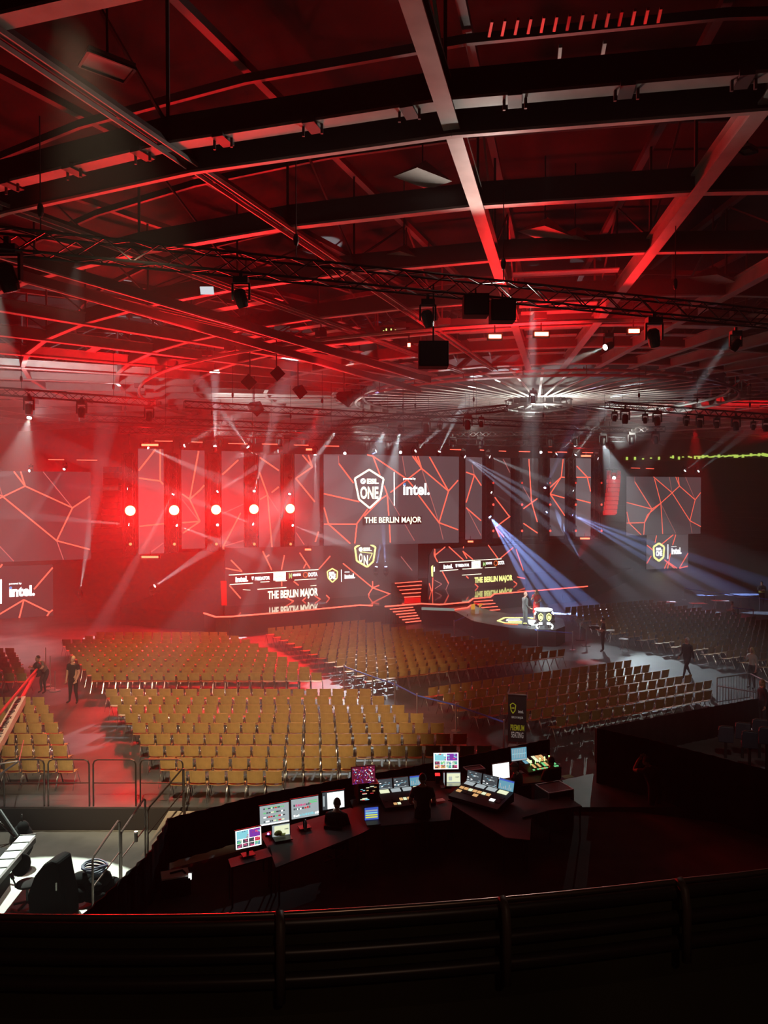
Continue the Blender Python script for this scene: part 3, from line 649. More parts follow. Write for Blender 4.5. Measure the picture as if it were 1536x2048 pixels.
t, off = screen('led_backdrop', 'low LED wall on the right half of the stage with sponsor strip', PW, (862, 1040, 1093, 1200), 0,
   [LL(c, 182, 150, 200, 220, 245, 305), LL(c, 200, 220, 352, 95), LL(c, 400, 92, 605, 280), LL(c, 610, 90, 600, 115), LL(c, 595, 155, 735, 270), LL(c, 600, 160, 655, 258), LL(c, 950, 70, 1085, 255), LL(c, 1120, 255, 1300, 105), LL(c, 1340, 130, 1440, 425),
    LL(c, 310, 440, 398, 605), LL(c, 645, 505, 675, 535), LL(c, 765, 612, 810, 655, 770, 700), LL(c, 1305, 575, 1352, 610, 1310, 655), LL(c, 1355, 515, 1465, 538)], [LL(c, 398, 605, 330, 760), LL(c, 165, 540, 305, 615, 195, 688)],
   shape=[(866, 1098), (1032, 1090), (1046, 1140), (1052, 1168), (1000, 1172), (940, 1176), (868, 1190)], base=M_ledD, lw=.08)
m = MB(off); m.use(M_darkstrip); poly_on(m, PW, [(876, 1125.5), (1006, 1117.5), (1010, 1133.5), (880, 1142)], .05); m.use(M_cream)
line_on(m, PW, c(255, 312), c(1130, 262), .05, .07); line_on(m, PW, c(270, 432), c(525, 412), .05, .07); line_on(m, PW, c(585, 405), c(865, 388), .05, .07); line_on(m, PW, c(900, 388), c(1050, 378), .04, .07); line_on(m, PW, c(580, 490), c(850, 472), .04, .07); m.build('sponsor_strip', None, t)
m = MB(off); m.use(M_txt); text_fit(m, PW, 'intel.', (*c(320, 340), *c(450, 395)), .07, .05); text_fit(m, PW, 'PREDATOR', (*c(525, 335), *c(680, 368)), .07, .05); poly_on(m, PW, LL(c, 485, 335, 518, 335, 508, 380, 495, 380), .07)
poly_on(m, PW, LL(c, 712, 298, 838, 290, 838, 382, 712, 390), .07); m.use(M_yel); text_fit(m, PW, 'DHL', (*c(738, 325), *c(812, 355)), .09, .03)
m.use(M_green); text_fit(m, PW, 'M', (*c(872, 305), *c(908, 365)), .07, .02); m.use(M_txt); text_fit(m, PW, 'MONSTER', (*c(915, 308), *c(998, 338)), .07, .03); text_fit(m, PW, 'DOTA', (*c(1085, 292), *c(1170, 340)), .07, .04)
m.use(M_orange); a0, z0 = PW.px(*c(1050, 322)); m.tube([PW.w(a0 + math.cos(i * .5236) * .18, z0 + math.sin(i * .5236) * .18, .07) for i in range(13)], .035, 4, False); m.build('sponsor_lettering', None, t)
m = MB(off); m.use(M_yel); text_fit(m, PW, 'THE BERLIN MAJOR', (*c(755, 520), *c(1285, 585)), .06, .04); m.build('title_lettering', None, t)
# narrow lit side of the right wall
t, off = screen('led_side_panel', 'narrow lit side panel at the left end of the right LED wall', PW, (852, 866, 1100, 1205), .2, [LL(c, 182, 120, 190, 230), LL(c, 105, 600, 160, 790), LL(c, 155, 520, 150, 760)], shape=[(856, 1110), (864, 1096), (867, 1190), (852, 1200)], base=M_ledD, lw=.075)
m = MB(off); m.use(M_yel); poly_on(m, PW, LL(c, 130, 370, 158, 345, 158, 510, 135, 500), .23); m.use(M_txt); poly_on(m, PW, LL(c, 165, 375, 182, 370, 182, 435, 165, 440), .23); m.build('logo_edge', None, t)
# back screen seen between the walls, with partly hidden shield
c = crop(640, 1080, 6.98); PB = Plane((-3.5, 54.4), 24)
t, off = screen('led_screen', 'back screen below the centre screen with half hidden shield logo', PB, (648, 836, 1082, 1200), 0, [], [LL(c, 1130, 230, 1285, 425)], base=M_ledD, lw=.085)
m = MB(off); m.use(M_yel); Q = LL(c, 555, 62, 485, 105, 510, 290, 655, 375, 740, 300, 772, 100, 700, 62)
for i in range(6): line_on(m, PB, Q[i], Q[i + 1], .13, .05)
line_on(m, PB, c(560, 165), c(728, 185), .05, .05); line_on(m, PB, c(728, 185), c(680, 285), .05, .05)
m.use(M_cream); text_fit(m, PB, 'O', (*c(540, 185), *c(590, 310)), .06, .03); text_fit(m, PB, 'N', (*c(605, 215), *c(665, 350)), .06, .03); text_fit(m, PB, 'ESL', (*c(600, 105), *c(718, 152)), .06, .05)
a0, z0 = PB.px(*c(565, 130)); m.add([PB.w(a0 + math.cos(i * .4488) * .16, z0 + math.sin(i * .4488) * .16, .06) for i in range(14)], [tuple(range(14))]); m.build('shield_logo', None, t)
# ------------------------------------------------------------------ stage deck
ZD = 1.1
def zpts(lst, z): return [at_z(x, y, z) for x, y in lst]
front = zpts([(408, 1226), (431, 1233.5), (462, 1233), (572, 1224), (720, 1210), (745, 1211)], ZD)
mid = zpts([(770, 1213), (843, 1207), (880, 1209), (937, 1204), (946, 1197), (981, 1194), (988, 1188), (1085, 1180), (1175, 1172.5)], ZD)
m = MB(); back = [Vector((24, 74, ZD)), Vector((-16, 56, ZD)), Vector((-16.5, 48, ZD))]
ringp = front + mid + back
m.use(M_stage); n_ = len(ringp)
m.add(ringp, [tuple(range(n_))]); m.use(M_face)
m.add(ringp + [Vector((p.x, p.y, 0)) for p in ringp], [(i, i + n_, (i + 1) % n_ + n_, (i + 1) % n_) for i in range(n_)])
stg = tag(m.build('stage'), 'long black stage deck with glossy top and dark front', 'stage')
def edge_strip(pts, name='edge_light', parent=stg, r=.035):
    m = MB()
    for i in range(len(pts) - 1): m.bar(pts[i] + Vector((0, -.03, .0)), pts[i + 1] + Vector((0, -.03, .0)), r * 2, r * 2)
    o = m.build(name, M_edge, parent); return o
edge_strip(front[:3]); edge_strip(front[2:]); edge_strip(mid)
m = MB(); m.prism([front[0] + Vector((.3, -.05, -1.1)), front[2] + Vector((-.1, -.08, -1.1)), front[2] + Vector((-.1, -.02, -1.1)), front[0] + Vector((.3, .02, -1.1))], (0, 0, .95))
m.build('fascia_panel', mat('grey_fascia', (.09, .085, .085), .7), stg)
# triangular red glow flap and red panel
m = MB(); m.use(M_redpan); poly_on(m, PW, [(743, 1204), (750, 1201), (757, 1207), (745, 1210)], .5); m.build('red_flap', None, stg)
t = thing('red_light_panel', 'upright glowing red panel at the left end of the stage', 'stage light', at_z(448, 1222, ZD))
m = MB(Matrix.Translation(-t.location)); Pq = Plane(tuple(at_z(448, 1222, ZD).xy), 31); q = [Pq.px(x, y) for x, y in ((442, 1162), (453, 1162), (454, 1211), (444, 1211))]
m.prism([Pq.w(a, z, 0) for a, z in q], -Pq.n * .1); m.build('panel', M_redpan, t)
m = MB(Matrix.Translation(-t.location)); m.bar(Pq.w(0, ZD, -.1), Pq.w(0, 1.8, -.1), .05); m.build('stand', M_blk2, t)
# stairs: strips are lights on the nosing of each step
def stairs(label, L0, R0, L1, R1, z0, z1, n, face=None):
    """L0,R0 photo ends of the top nosing, L1,R1 of the bottom one"""
    t = thing('stage_stairs', label, 'stairs', at_z(*L1, z1)); off = Matrix.Translation(-t.location); m = MB(off); e = MB(off)
    for i in range(n):
        k = i / (n - 1); z = z0 + (z1 - z0) * k
        a = at_z(L0[0] + (L1[0] - L0[0]) * k, L0[1] + (L1[1] - L0[1]) * k, z); b_ = at_z(R0[0] + (R1[0] - R0[0]) * k, R0[1] + (R1[1] - R0[1]) * k, z)
        dn = (b_ - a).cross(Vector((0, 0, 1))).normalized() * -.45
        base = min(z1 - .12, z - .05)
        m.prism([Vector((p.x, p.y, base)) for p in (a, b_, b_ + dn, a + dn)], (0, 0, z - base)); e.bar(a, b_, .05, .05)
    m.build('steps', M_face, t); e.build('nosing_light', M_edge, t); return t
stairs('red lit stairs from the floor up to the stage beside the catwalk', (780, 1218.5), (826, 1214.5), (811, 1245), (842, 1241.5), .95, .16, 6)
stairs('red lit stairs at the back of the stage between the LED walls', (790, 1166.5), (843.5, 1162.5), (808.5, 1194.5), (841, 1192.5), 2.0, 1.25, 5)
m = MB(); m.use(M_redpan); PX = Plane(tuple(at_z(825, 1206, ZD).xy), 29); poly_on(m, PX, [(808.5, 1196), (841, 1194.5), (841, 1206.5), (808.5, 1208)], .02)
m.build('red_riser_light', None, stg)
stairs('red lit stairs going down to the right of the catwalk', (948, 1203.5), (985.5, 1200.5), (970, 1221.5), (1000, 1219), .95, .3, 4)
# catwalk and podium
ZP = .92
cat = zpts([(843, 1219.5), (909, 1222), (946, 1242), (980, 1249), (1017, 1255), (1060, 1258), (1112, 1259), (1130, 1252), (1126, 1238), (1095, 1230), (1061, 1227), (1017, 1227), (990, 1223), (953, 1213), (940, 1206), (905, 1211), (846, 1210)], ZP)
m = MB(); n_ = len(cat); m.use(mat('catwalk_deck', (.07, .075, .07), .25, noise_amt=.3, nscale=2)); m.add(cat, [tuple(range(n_))]); m.use(M_face); m.add(cat + [Vector((p.x, p.y, 0)) for p in cat], [(i, i + n_, (i + 1) % n_ + n_, (i + 1) % n_) for i in range(n_)])
cw = tag(m.build('catwalk'), 'dark catwalk with many sided podium reaching into the seats', 'catwalk')
m = MB()
for p, q in ((cat[3], cat[4]), ):
    m.prism([p + Vector((0.4, -.06, -.9)), q + Vector((.9, -.04, -.9)), q + Vector((.9, 0, -.9)), p + Vector((.4, 0, -.9))], (0, 0, .85))
m.build('fascia_panel', mat('fascia_grey', (.12, .12, .12), .7), cw)
m = MB(); m.use(emis('catwalk_edge_light', (.55, .8, .7), .35)); m.prism([cat[0] + Vector((0, -.04, .0)), cat[1] + Vector((0, -.04, .0)), cat[1] + Vector((0, 0, .0)), cat[0]], (0, 0, .16)); m.build('edge_light', None, cw)
edge_strip(zpts([(846, 1218), (880, 1219), (900, 1220), (935, 1215), (942, 1210)], ZP + .04), 'edge_light', cw, .025)
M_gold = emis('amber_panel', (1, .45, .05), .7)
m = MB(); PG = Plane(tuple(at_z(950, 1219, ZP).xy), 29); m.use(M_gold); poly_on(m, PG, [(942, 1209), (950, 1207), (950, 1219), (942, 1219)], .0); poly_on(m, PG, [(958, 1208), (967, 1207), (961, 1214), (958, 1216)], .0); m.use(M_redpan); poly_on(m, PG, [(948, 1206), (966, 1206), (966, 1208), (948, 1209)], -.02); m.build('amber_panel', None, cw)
# floor emblem on the podium
m = MB(); m.use(M_yel)
def zline(pts, z, w, closed=True):
    P = zpts(pts, z)
    for i in range(len(P) - (0 if closed else 1)): m.bar(P[i], P[(i + 1) % len(P)], w, .01)
c = crop(980, 1160, 5.908)
zline(LL(c, 95, 482, 175, 443, 470, 445, 560, 480, 520, 512, 175, 505), ZP + .01, .16)
m.use(M_txt); zline(LL(c, 200, 465, 240, 460, 300, 462, 350, 460), ZP + .01, .12, False); zline(LL(c, 190, 480, 300, 478, 370, 475), ZP + .01, .1, False); zline(LL(c, 430, 468, 500, 470), ZP + .01, .12, False)
m.use(M_yel); zline(LL(c, 215, 492, 380, 492), ZP + .01, .2, False)
m.use(M_orange); zline(LL(c, 170, 512, 240, 522, 330, 528), ZP + .01, .22, False); m.build('floor_emblem', None, cw)
# presenter desk
dp = at_z(*c(630, 560), ZP); t = thing('presenter_desk', 'white glowing presenter desk with two yellow shield logos on the podium', 'desk', dp); t.scale = (.78, .78, .95)
M_hotw = emis('desk_light', (.9, 1, 1), 5)
m = MB(); m.tube([(0, 0, 1.0), (0, 0, 1.06)], .62, 20); m.build('table_top', M_hotw, t)
m = MB(); m.tube([(0, 0, 0), (0, 0, .15), (0, 0, .95)], [.42, .36, .56], 8); m.build('body', M_blk2, t)
for s in (-1, 1):
    m = MB(); cx = .28 * s; P = [(cx, -.50, .86), (cx + .15, -.49, .76), (cx + .13, -.46, .55), (cx, -.46, .43), (cx - .13, -.46, .55), (cx - .15, -.49, .76)]
    for i in range(6): m.bar(P[i], P[(i + 1) % 6], .05)
    m.bar((cx, -.5, .72), (cx, -.47, .56), .12); m.build('shield_logo', M_yel, t)
    m = MB(); m.box((cx, -.42, .28), (.22, .06, .13)); m.bar((s * .56, -.25, .93), (s * .66, -.25, .78), .08); m.bar((s * .46, -.4, .25), (s * .58, -.42, .12), .07); m.bar((s * .58, -.42, .12), (s * .46, -.45, -.02), .07); m.build('edge_light', M_hotw, t)
lamp('POINT', 'desk_glow', dp + Vector((0, -.9, .5)), 40, COOL, parent=t, size=.3)
# pedestal drum and chair left on the podium
t = thing('fog_machine', 'small round machine on the podium beside the desk', 'machine', at_z(1100, 1243, ZP)); m = MB(); m.ball((0, 0, .22), (.28, .22, .22), 12, 7); m.build('body', M_alub, t, True); m = MB(); m.box((0, 0, .03), (.5, .4, .06)); m.build('foot', M_blk2, t)
t = thing('stage_monitor', 'low grey stage monitor on the podium at the presenter\'s feet', 'speaker', at_z(1066, 1250, ZP)); m = MB(); m.prism([(-.3, -.2, 0), (-.3, .2, 0), (-.3, .2, .3), (-.3, -.05, .3)], (.6, 0, 0)); m.build('cabinet', M_alub, t)
# ------------------------------------------------------------------ light towers with lamps
def tower(px, yt, yb, label):
    a, z1 = PT.px(px, yt); _, z0 = PT.px(px, yb); t = thing('light_tower', label, 'light tower', PT.w(a, z0, .1)); off = Matrix.Translation(-t.location)
    m = truss_mb(PT.w(a, z0, .1), PT.w(a, z1, .1), .5, .5, .035); m.M = off; m.v = [off @ v for v in m.v]; m.build('lattice', M_alu, t)
    m = MB(off); m.bar(PT.w(a, z0, -.2), PT.w(a, z1, -.2), .8, .04, up=PT.n); m.build('back_cloth', M_black, t)
    m = MB(off); m.bar(PT.w(a, z1, .1), PT.w(a, ZT, .5), .04); m.build('hanger', M_alu, t)
    return a
NL = ['leftmost', 'second', 'middle', 'fourth', 'rightmost']
M_cool = (.85, .95, 1)
for i, px in enumerate((258, 345, 428, 503, 575)):
    side = '%s left-hand tower' % NL[i]
    a = tower(px, 908, 1108 - i * 3, 'black light tower, ' + side)
    yy = (1021, 1020, 1019, 1018, 1017)[i]
    s_, z_ = PT.px(px, yy); p = PT.w(s_, z_, .55)
    t = thing('blinder_light', 'glaring red round lamp on the tower, ' + side, 'stage light', p)
    m = MB(PT_rot := Matrix.Rotation(PT.ang, 4, 'Z')); m.tube([(0, .25, 0), (0, .0, 0)], [.22, .34], 14); m.build('housing', M_blk2, t)
    m = MB(PT_rot); m.tube([(0, .0, 0), (0, -.03, 0)], .30, 14); m.build('lens', lens_mat((1, .35, .12), 14), t)
    lamp('SPOT', 'lamp', p + PT.n * .4, 5400, RED, parent=t, size=.25, aim=p + Vector((-3.2, -6, -.6)), angle=165, blend=.4)
    aims = [((-250, 960), (150, 1040)), ((290, 1090), (460, 1090)), ((520, 930), None), ((520, 940), (440, 1022)), ((560, 1040), (650, 1075))][i]
    for j, (y_, aim) in enumerate(((985 if i != 0 else 978, aims[0]), (1049, aims[1]))):
        s_, z_ = PT.px(px + (2 if j else 0), y_); p = PT.w(s_, z_, .55)
        am = at_y(*aim, p.y - 1.5) if aim else None
        head_light(p, am or p + PT.n, 'small white lamp %s the red glare, %s' % ('below' if j else 'above', side), col=M_cool, power=(40000 if am else 0), ang=6, lens=25, size=.22)
    s_, z_ = PT.px(px, 955); head_light(PT.w(s_, z_, .5), PT.w(s_, z_, 5) + Vector((0, 0, -1)), 'unlit lamp high up, on the ' + side, size=.26)
    s_, z_ = PT.px(px, 1087); head_light(PT.w(s_, z_, .5), PT.w(s_, z_, 5), 'faint amber lamp near the bottom, on the ' + side, size=.26, col=(1, .3, .1), lens=2)
rt = {0: ((1022, 1031, 5), (1000, 976, 1)), 2: ((1300, 978, 4), (1090, 1024, 1)), 3: ((1090, 1028, 5), (1145, 980, 1))}
for i, px in enumerate((977, 1034, 1090, 1141, 1192)):
    side = '%s right-hand tower' % NL[i]
    tower(px, 916, 1085 - i * 2, 'black light tower, ' + side)
    for y_, lb in ((966, 'red lamp high up'), (1009, 'red pinpoint lamp midway up'), (1061, 'red pinpoint lamp low down')):
        s_, z_ = PT.px(px, y_); head_light(PT.w(s_, z_, .5), PT.w(s_, z_, 5), '%s, on the %s' % (lb, side), size=.26, col=(1, .06, .04), lens=3 if y_ != 966 else 1)
def beam(px, py, Y, aim, label, col, power, ang, lens=40, size=.28, n=1, spread=2.0, hangs=True, blend=.3):
    p = at_y(px, py, Y); a_ = at_y(aim[0], aim[1], aim[2])
    t = head_light(p, a_, label, col=col, power=power, ang=ang, lens=lens, size=size, hangs=hangs, blend=blend)
    for k in range(1, n):
        d = (a_ - p); ax = d.cross(Vector((0, 1, 0))).normalized(); rot = Matrix.Rotation(R(spread * ((k + 1) // 2) * (1 if k % 2 else -1)), 4, Vector((0, 1, 0)))
        lamp('SPOT', 'lamp', p + d.normalized() * size * .66, power * .8, col, parent=t, aim=p + (rot @ d), size=.04, angle=ang * .8, blend=blend)
    return t
Yof = lambda px: PT.w(PT.px(px, 990)[0], 0, .8).y
beam(977, 1031, Yof(977), (1085, 1150, 54), 'strong blue white beam lamp low on the tower right of the centre screen', (.28, .42, 1), 420000, 7, n=4, spread=7)
beam(1141, 1028, Yof(1141), (1400, 1150, 62), 'strong blue white beam lamp on the fourth right tower', (.28, .42, 1), 420000, 5, n=3, spread=5.5)
beam(926, 911, Yof(926), (1120, 1040, 55), 'bright lamp at the top right corner of the centre screen', (.6, .72, 1), 180000, 5, n=3, spread=6)
beam(1088, 979, Yof(1088), (1112, 930, 58), 'bright lamp high on the middle right tower with short blue beam', (.42, .52, 1), 12000, 9)
beam(1091, 1026, Yof(1091), (1135, 990, 58), 'small lamp midway on the middle right tower', BLUE, 6000, 6, lens=25, size=.22)
beam(980, 983, Yof(980), (1060, 1030, 56), 'small lamp high on the first right tower', COOL, 5000, 6, lens=25, size=.22)
beam(1192, 915, Yof(1192), (1300, 980, 62), 'lamp at the top right corner of the stage set', COOL, 12000, 6)
beam(1144, 980, Yof(1144), (1200, 1010, 60), 'small lamp high on the fourth right tower', COOL, 4000, 6, lens=15, size=.2)
# row of small lamps along the stage truss
row = [(292, 893, 420, 950, 1), (365, 894, 410, 868, 1), (430, 897, 430, 860, 2), (499, 898, 480, 872, 1), (561, 902, 440, 915, 1), (630, 905, 632, 1000, 1), (690, 906, None, 0, 0), (748, 904, 800, 880, 1), (801, 904, None, 0, 0), (828, 905, 850, 885, 1),
       (877, 907, 895, 870, 2), (976, 912, 1030, 935, 1), (1081, 904, None, 0, 0), (1110, 911, 1135, 888, 1), (1149, 913, 1165, 890, 1)]
for i, (px, py, ax, ay, pw) in enumerate(row):
    Y = Yof(px); p = at_y(px, py, Y)
    am = at_y(ax, ay, Y - .5) if ax else p + Vector((0, -1, -.2))
    head_light(p, am, 'small white lamp in the row along the stage truss, %s from the left' % ORD[i], col=M_cool, power=40000 * pw, ang=8, lens=30, size=.26, hangs=True)
# floor lamps behind the stage shining upward
for px, py, Y, aims, lb in ((772, 1138, 53.6, [(768, 1090), (785, 1090), (778, 1085)], 'bright blue white lamp shining up from behind the left LED wall'), (752, 1138, 53.6, [(760, 1092)], 'smaller lamp shining up beside the bright one behind the left wall'),
                            (1163, 1122, 61, [(1140, 1080), (1163, 1075), (1180, 1078)], 'blue lamp fanning upward at the far right of the stage'), (305, 1175, 46, [(335, 1155)], 'small white floor lamp left of the stage'), (160, 1184, 52, [(170, 1120), (185, 1120)], 'small white lamp fanning upward under the big left screen')):
    p = at_y(px, py, Y); t = head_light(p, at_y(*aims[0], Y), lb, col=BLUE if px > 700 else COOL, power=50000, ang=8, lens=(40 if px < 1000 and px != 160 else 0), size=.26, hangs=False)
    for a_ in aims[1:]: lamp('SPOT', 'lamp', p + Vector((0, 0, .15)), 50000, BLUE if px > 700 else COOL, parent=t, aim=at_y(*a_, Y), size=.04, angle=8, blend=.3)
for px, py, lb in ((62, 941, 'tiny white lamp on top of the big left screen'), (130, 936, 'small white lamp right of centre on top of the big left screen')):
    p = at_y(px, py, 50); head_light(p, at_y(px - 60 if px < 100 else 95, 950 if px < 100 else 985, 48), lb, col=COOL, power=7000, ang=8, lens=25, size=.22)
for px, py, lb in ((1367, 944, 'white lamp above the wide far right screen'), (1394, 945, 'white lamp at the right corner above the wide far right screen')):
    p = at_y(px, py, 80); head_light(p, at_y(px + 50, py - 40, 78), lb, col=COOL, power=12000, ang=8, lens=25, size=.34)
# red strobes around the set
for px, py, w, lb in ((300, 890, 1.0, 'long red strobe on the truss above the leftmost tall screen'), (618, 899, .4, 'short red strobe above the tall screen beside the centre screen'), (300, 1114, 1.0, 'long red strobe under the leftmost tall screen'), (616, 1099, .4, 'short red strobe under the tall screen beside the centre screen'),
                      (941, 1083, .4, 'red strobe under the centre screen\'s right corner'), (1172, 912, .75, 'red strobe above the rightmost tall screen'), (1170, 1077, .75, 'red strobe under the rightmost tall screen')):
    strobe(at_y(px, py, Yof(px) - .3), w, lb, 260 if w > .5 else 160, strength=8, col=(1, .09, .04))
# red led bars on the truss
for i, (x0, x1, y) in enumerate(((310, 345, 882), (385, 405, 884), (457, 495, 887), (524, 555, 888), (588, 617, 890), (650, 678, 892), (900, 922, 899), (960, 968, 900), (998, 1012, 902), (1038, 1060, 903), (1096, 1104, 904), (1110, 1134, 904), (1165, 1186, 905), (97, 128, 919), (154, 194, 920), (1262, 1280, 936), (1292, 1308, 937))):
    Y = Yof((x0 + x1) / 2) if 200 < x0 < 1200 else (50 if x0 < 200 else 80)
    t = at_y(x0, y, Y); m = MB(Matrix.Translation(-t)); m.bar(t, at_y(x1, y + .5, Y), .05)
    o = m.build('led_bar', M_edge); o.location = t; tag(o, 'thin red light bar above the stage set, %s from the left' % (ORD[i + 2] if i < 13 else (ORD[i - 13] if i < 15 else ORD[i])), 'stage light')
# line array speaker hung at the right of the set
t0 = at_y(1219, 930, 62); t = thing('line_array', 'curved red lit line array speaker hanging right of the stage', 'speaker', t0)
lamp('SPOT', 'array_red_light', t0 + Vector((-4, -6, -7)), 9000, RED, aim=t0 + Vector((0, 0, -2.6)), size=.1, angle=24, blend=.5)
head_light(t0 + Vector((.1, -.9, -1.0)), t0 + Vector((-2, -8, -3)), 'bright greenish white lamp in front of the red lit line array', col=(.85, 1, .9), power=4000, ang=9, lens=40, size=.34)
M_la = mat('line_array_red_tint', (.35, .02, .02), .6)  # red light on the cabinets is put into their colour
for i in range(10):
    k = i / 9; m = MB(); p = Vector((.35 - .35 * k * k - .1 * k, -.5 * k * k, -.6 - 3.2 * k)); m.box(p, (.95, .6, .31), Matrix.Rotation(-.25 * k, 3, 'X')); m.build('speaker_cabinet', M_la, t)
m = MB(); m.bar((0, 0, -.4), (0, 0, 3.5), .05); m.box((.2, 0, -.38), (.9, .5, .1)); m.build('rigging_frame', M_alu, t)
# more dark hangs left of the set
t0 = at_y(225, 930, 50); t = thing('line_array', 'dark line array speaker hanging left of the stage towers', 'speaker', t0)
for i in range(10):
    k = i / 9; m = MB(); m.box(Vector((0, -.5 * k * k, -.3 - 3.6 * k)), (1.0, .6, .36), Matrix.Rotation(-.25 * k, 3, 'X')); m.build('speaker_cabinet', M_black, t)
# green yellow ribbon display on the far right wall
t0 = at_y(1250, 917, 100); t = thing('ribbon_display', 'thin green yellow light ribbon on the far right wall', 'led ribbon', t0); off = Matrix.Translation(-t0)
M_rib = emis('ribbon_green', (.72, 1, .16), 1.3)
m = MB(off)
for i in range(84):
    if i < 34 and random.random() < .62: continue
    x = 1254 + i * 4; y = 918 - (i * 4) / 300 * 9 + random.uniform(-1.2, 1.2); h = random.choice([2, 2.5, 3, 6])
    p = at_y(x, y, 100); m = MB(off); m.box(p, (.26 * (1 + (i > 34) * .25), .05, h * .065)); m.build('lit_segment', M_rib, t)
m = MB(off); m.bar(at_y(1245, 919, 100.3), at_y(1640, 907, 100.3), .1, .8); m.build('backing', M_blk2, t)
# ------------------------------------------------------------------ seating
M_wood = mat('beech_plywood', (.46, .27, .095), .6, noise_amt=.14, nscale=5)
M_leg = mat('chair_chrome', (.75, .75, .75), .25, metal=1)
def chair_meshes():
    m = MB(); nx = 6     # backrest: curved panel, leaning back; sitter faces +Y
    def panel(m, fn, nx, ny):
        vs = []; fs = []
        for s in (0, 1):
            for j in range(ny + 1):
                for i in range(nx + 1): vs.append(fn(i / nx * 2 - 1, j / ny, s))
        w = nx + 1; N = w * (ny + 1)
        for j in range(ny):
            for i in range(nx):
                a = j * w + i; fs += [(a, a + 1, a + 1 + w, a + w), (N + a, N + a + w, N + a + 1 + w, N + a + 1)]
        for i in range(nx): fs += [(i, N + i, N + i + 1, i + 1), (ny * w + i, ny * w + i + 1, N + ny * w + i + 1, N + ny * w + i)]
        for j in range(ny): fs += [(j * w, (j + 1) * w, N + (j + 1) * w, N + j * w), (j * w + nx, N + j * w + nx, N + (j + 1) * w + nx, (j + 1) * w + nx)]
        m.add(vs, fs)
    panel(m, lambda u, v, s: (u * (.212 - .010 * (1 - v)), -.20 - .065 * v + .03 * u * u - s * .012, .52 + .34 * v), 6, 2)
    back = m
    m2 = MB(); panel(m2, lambda u, v, s: (u * .215, -.17 + .40 * v, .455 - .02 * v * v + .012 * u * u - (.0 if v < .9 else .03) - s * .012), 4, 4)
    legs = []
    for sx in (-1, 1):
        k = MB(); x = sx * .235
        k.tube([(x, .24, 0), (x, .02, .44), (x * .9, -.02, .44), (x, -.06, .44), (x, -.30, 0)], .011, 5)
        k.tube([(x, -.05, .44), (x * .93, -.2, .47), (x * .93, -.25, .72)], .010, 5)
        legs.append(k)
    br = MB(); br.tube([(-.235, .0, .43), (.235, .0, .43)], .011, 5)
    return m, m2, legs, br
cb, cs_, cl, cbr = chair_meshes()
def mk_mesh(m, name, mt, smooth=True):
    o = m.build(name, mt, smooth=smooth); me = o.data; bpy.data.objects.remove(o); return me
me_back = mk_mesh(cb, 'backrest', M_wood, False); me_seat = mk_mesh(cs_, 'seat', M_wood, False)
me_leg = [mk_mesh(k, 'leg', M_leg) for k in cl]; me_br = mk_mesh(cbr, 'crossbar', M_leg)
chairs = []   # (x, y, rz, block, row word, seat word, distance)
def block(tagname, P0, e, step, rows, rz, sp=.5, rowlab='row from the rear', endlab='from the left'):
    """rows: list of (row index, first seat offset, count)"""
    for ri, (k, s0, cnt) in enumerate(rows):
        o = Vector(P0) + Vector(step) * k
        for i in range(cnt):
            q = o + Vector(e) * (s0 + i * sp); px = 768 + q.x / q.y * F
            if px < -25 or px > 1560: continue
            chairs.append((q.x + random.uniform(-.012, .012), q.y + random.uniform(-.02, .02), rz + random.uniform(-.025, .025), tagname, ri, i, cnt))
# block A: near centre-left, nearest rows have the largest index in the lists
rowsA = [(k, 0, 19) for k in range(7)] + [(7, 0, 19)]
yA = [28.6, 27.6, 26.4, 25.4, 24.3, 23.2, 22.1, 21.1, 20.05]; xA = [-10.2, -9.7, -9.0, -8.4, -7.8, -7.2, -6.6, -6.0, -5.4]; nA = [20, 20, 20, 20, 20, 20, 20, 11, 6]
for k in range(9): block('near centre block', (xA[k], yA[k] + .12, 0), (1, 0, 0), (0, 0, 0), [(0, 0, nA[k])], 0)
for c_ in range(len(chairs)):
    pass
base = 0
def relabel(start, name, ordinal_rows):
    for i in range(start, len(chairs)):
        pass
# fix row indices for blocks laid row by row
def blockrows(name, xs, ys, ns, e=(1, 0, 0), rz=0.0):
    for k in range(len(ys)):
        for i in range(ns[k]):
            q = Vector((xs[k], ys[k], 0)) + Vector(e) * (i * .5); px = 768 + q.x / q.y * F
            if px < -25 or px > 1560: continue
            chairs.append((q.x + random.uniform(-.012, .012), q.y + random.uniform(-.02, .02), rz + random.uniform(-.025, .025), name, k, i, ns[k]))
chairs.clear()
nr = 9
blockrows('near centre block', xA[::-1], [y + .25 for y in yA][::-1], nA[::-1])
ysC = [20.95, 22.1, 23.2, 24.3, 25.4, 26.4, 27.45]; xr = [-8.75, -9.4, -9.95, -10.6, -11.2, -11.8, -12.4]
blockrows('near left block', [x - 4.5 for x in xr], [y + .25 for y in ysC], [10] * 7)
ysB = [31.3 + 1.03 * k for k in range(10)]; xlB = [-11.75 - .6 * k for k in range(8)] + [-15.2, -15.0]
nB = [19] * 8 + [16, 14]
blockrows('rear left block', xlB, [y + .2 for y in ysB], nB)
blockrows('far left block', [-14.75 - .6 * k - 4.5 for k in range(6)], [31.4 + 1.03 * k for k in range(6)], [10] * 6)
e28 = Vector((math.cos(R(28)), math.sin(R(28)), 0)); f28 = Vector((-e28.y, e28.x, 0))
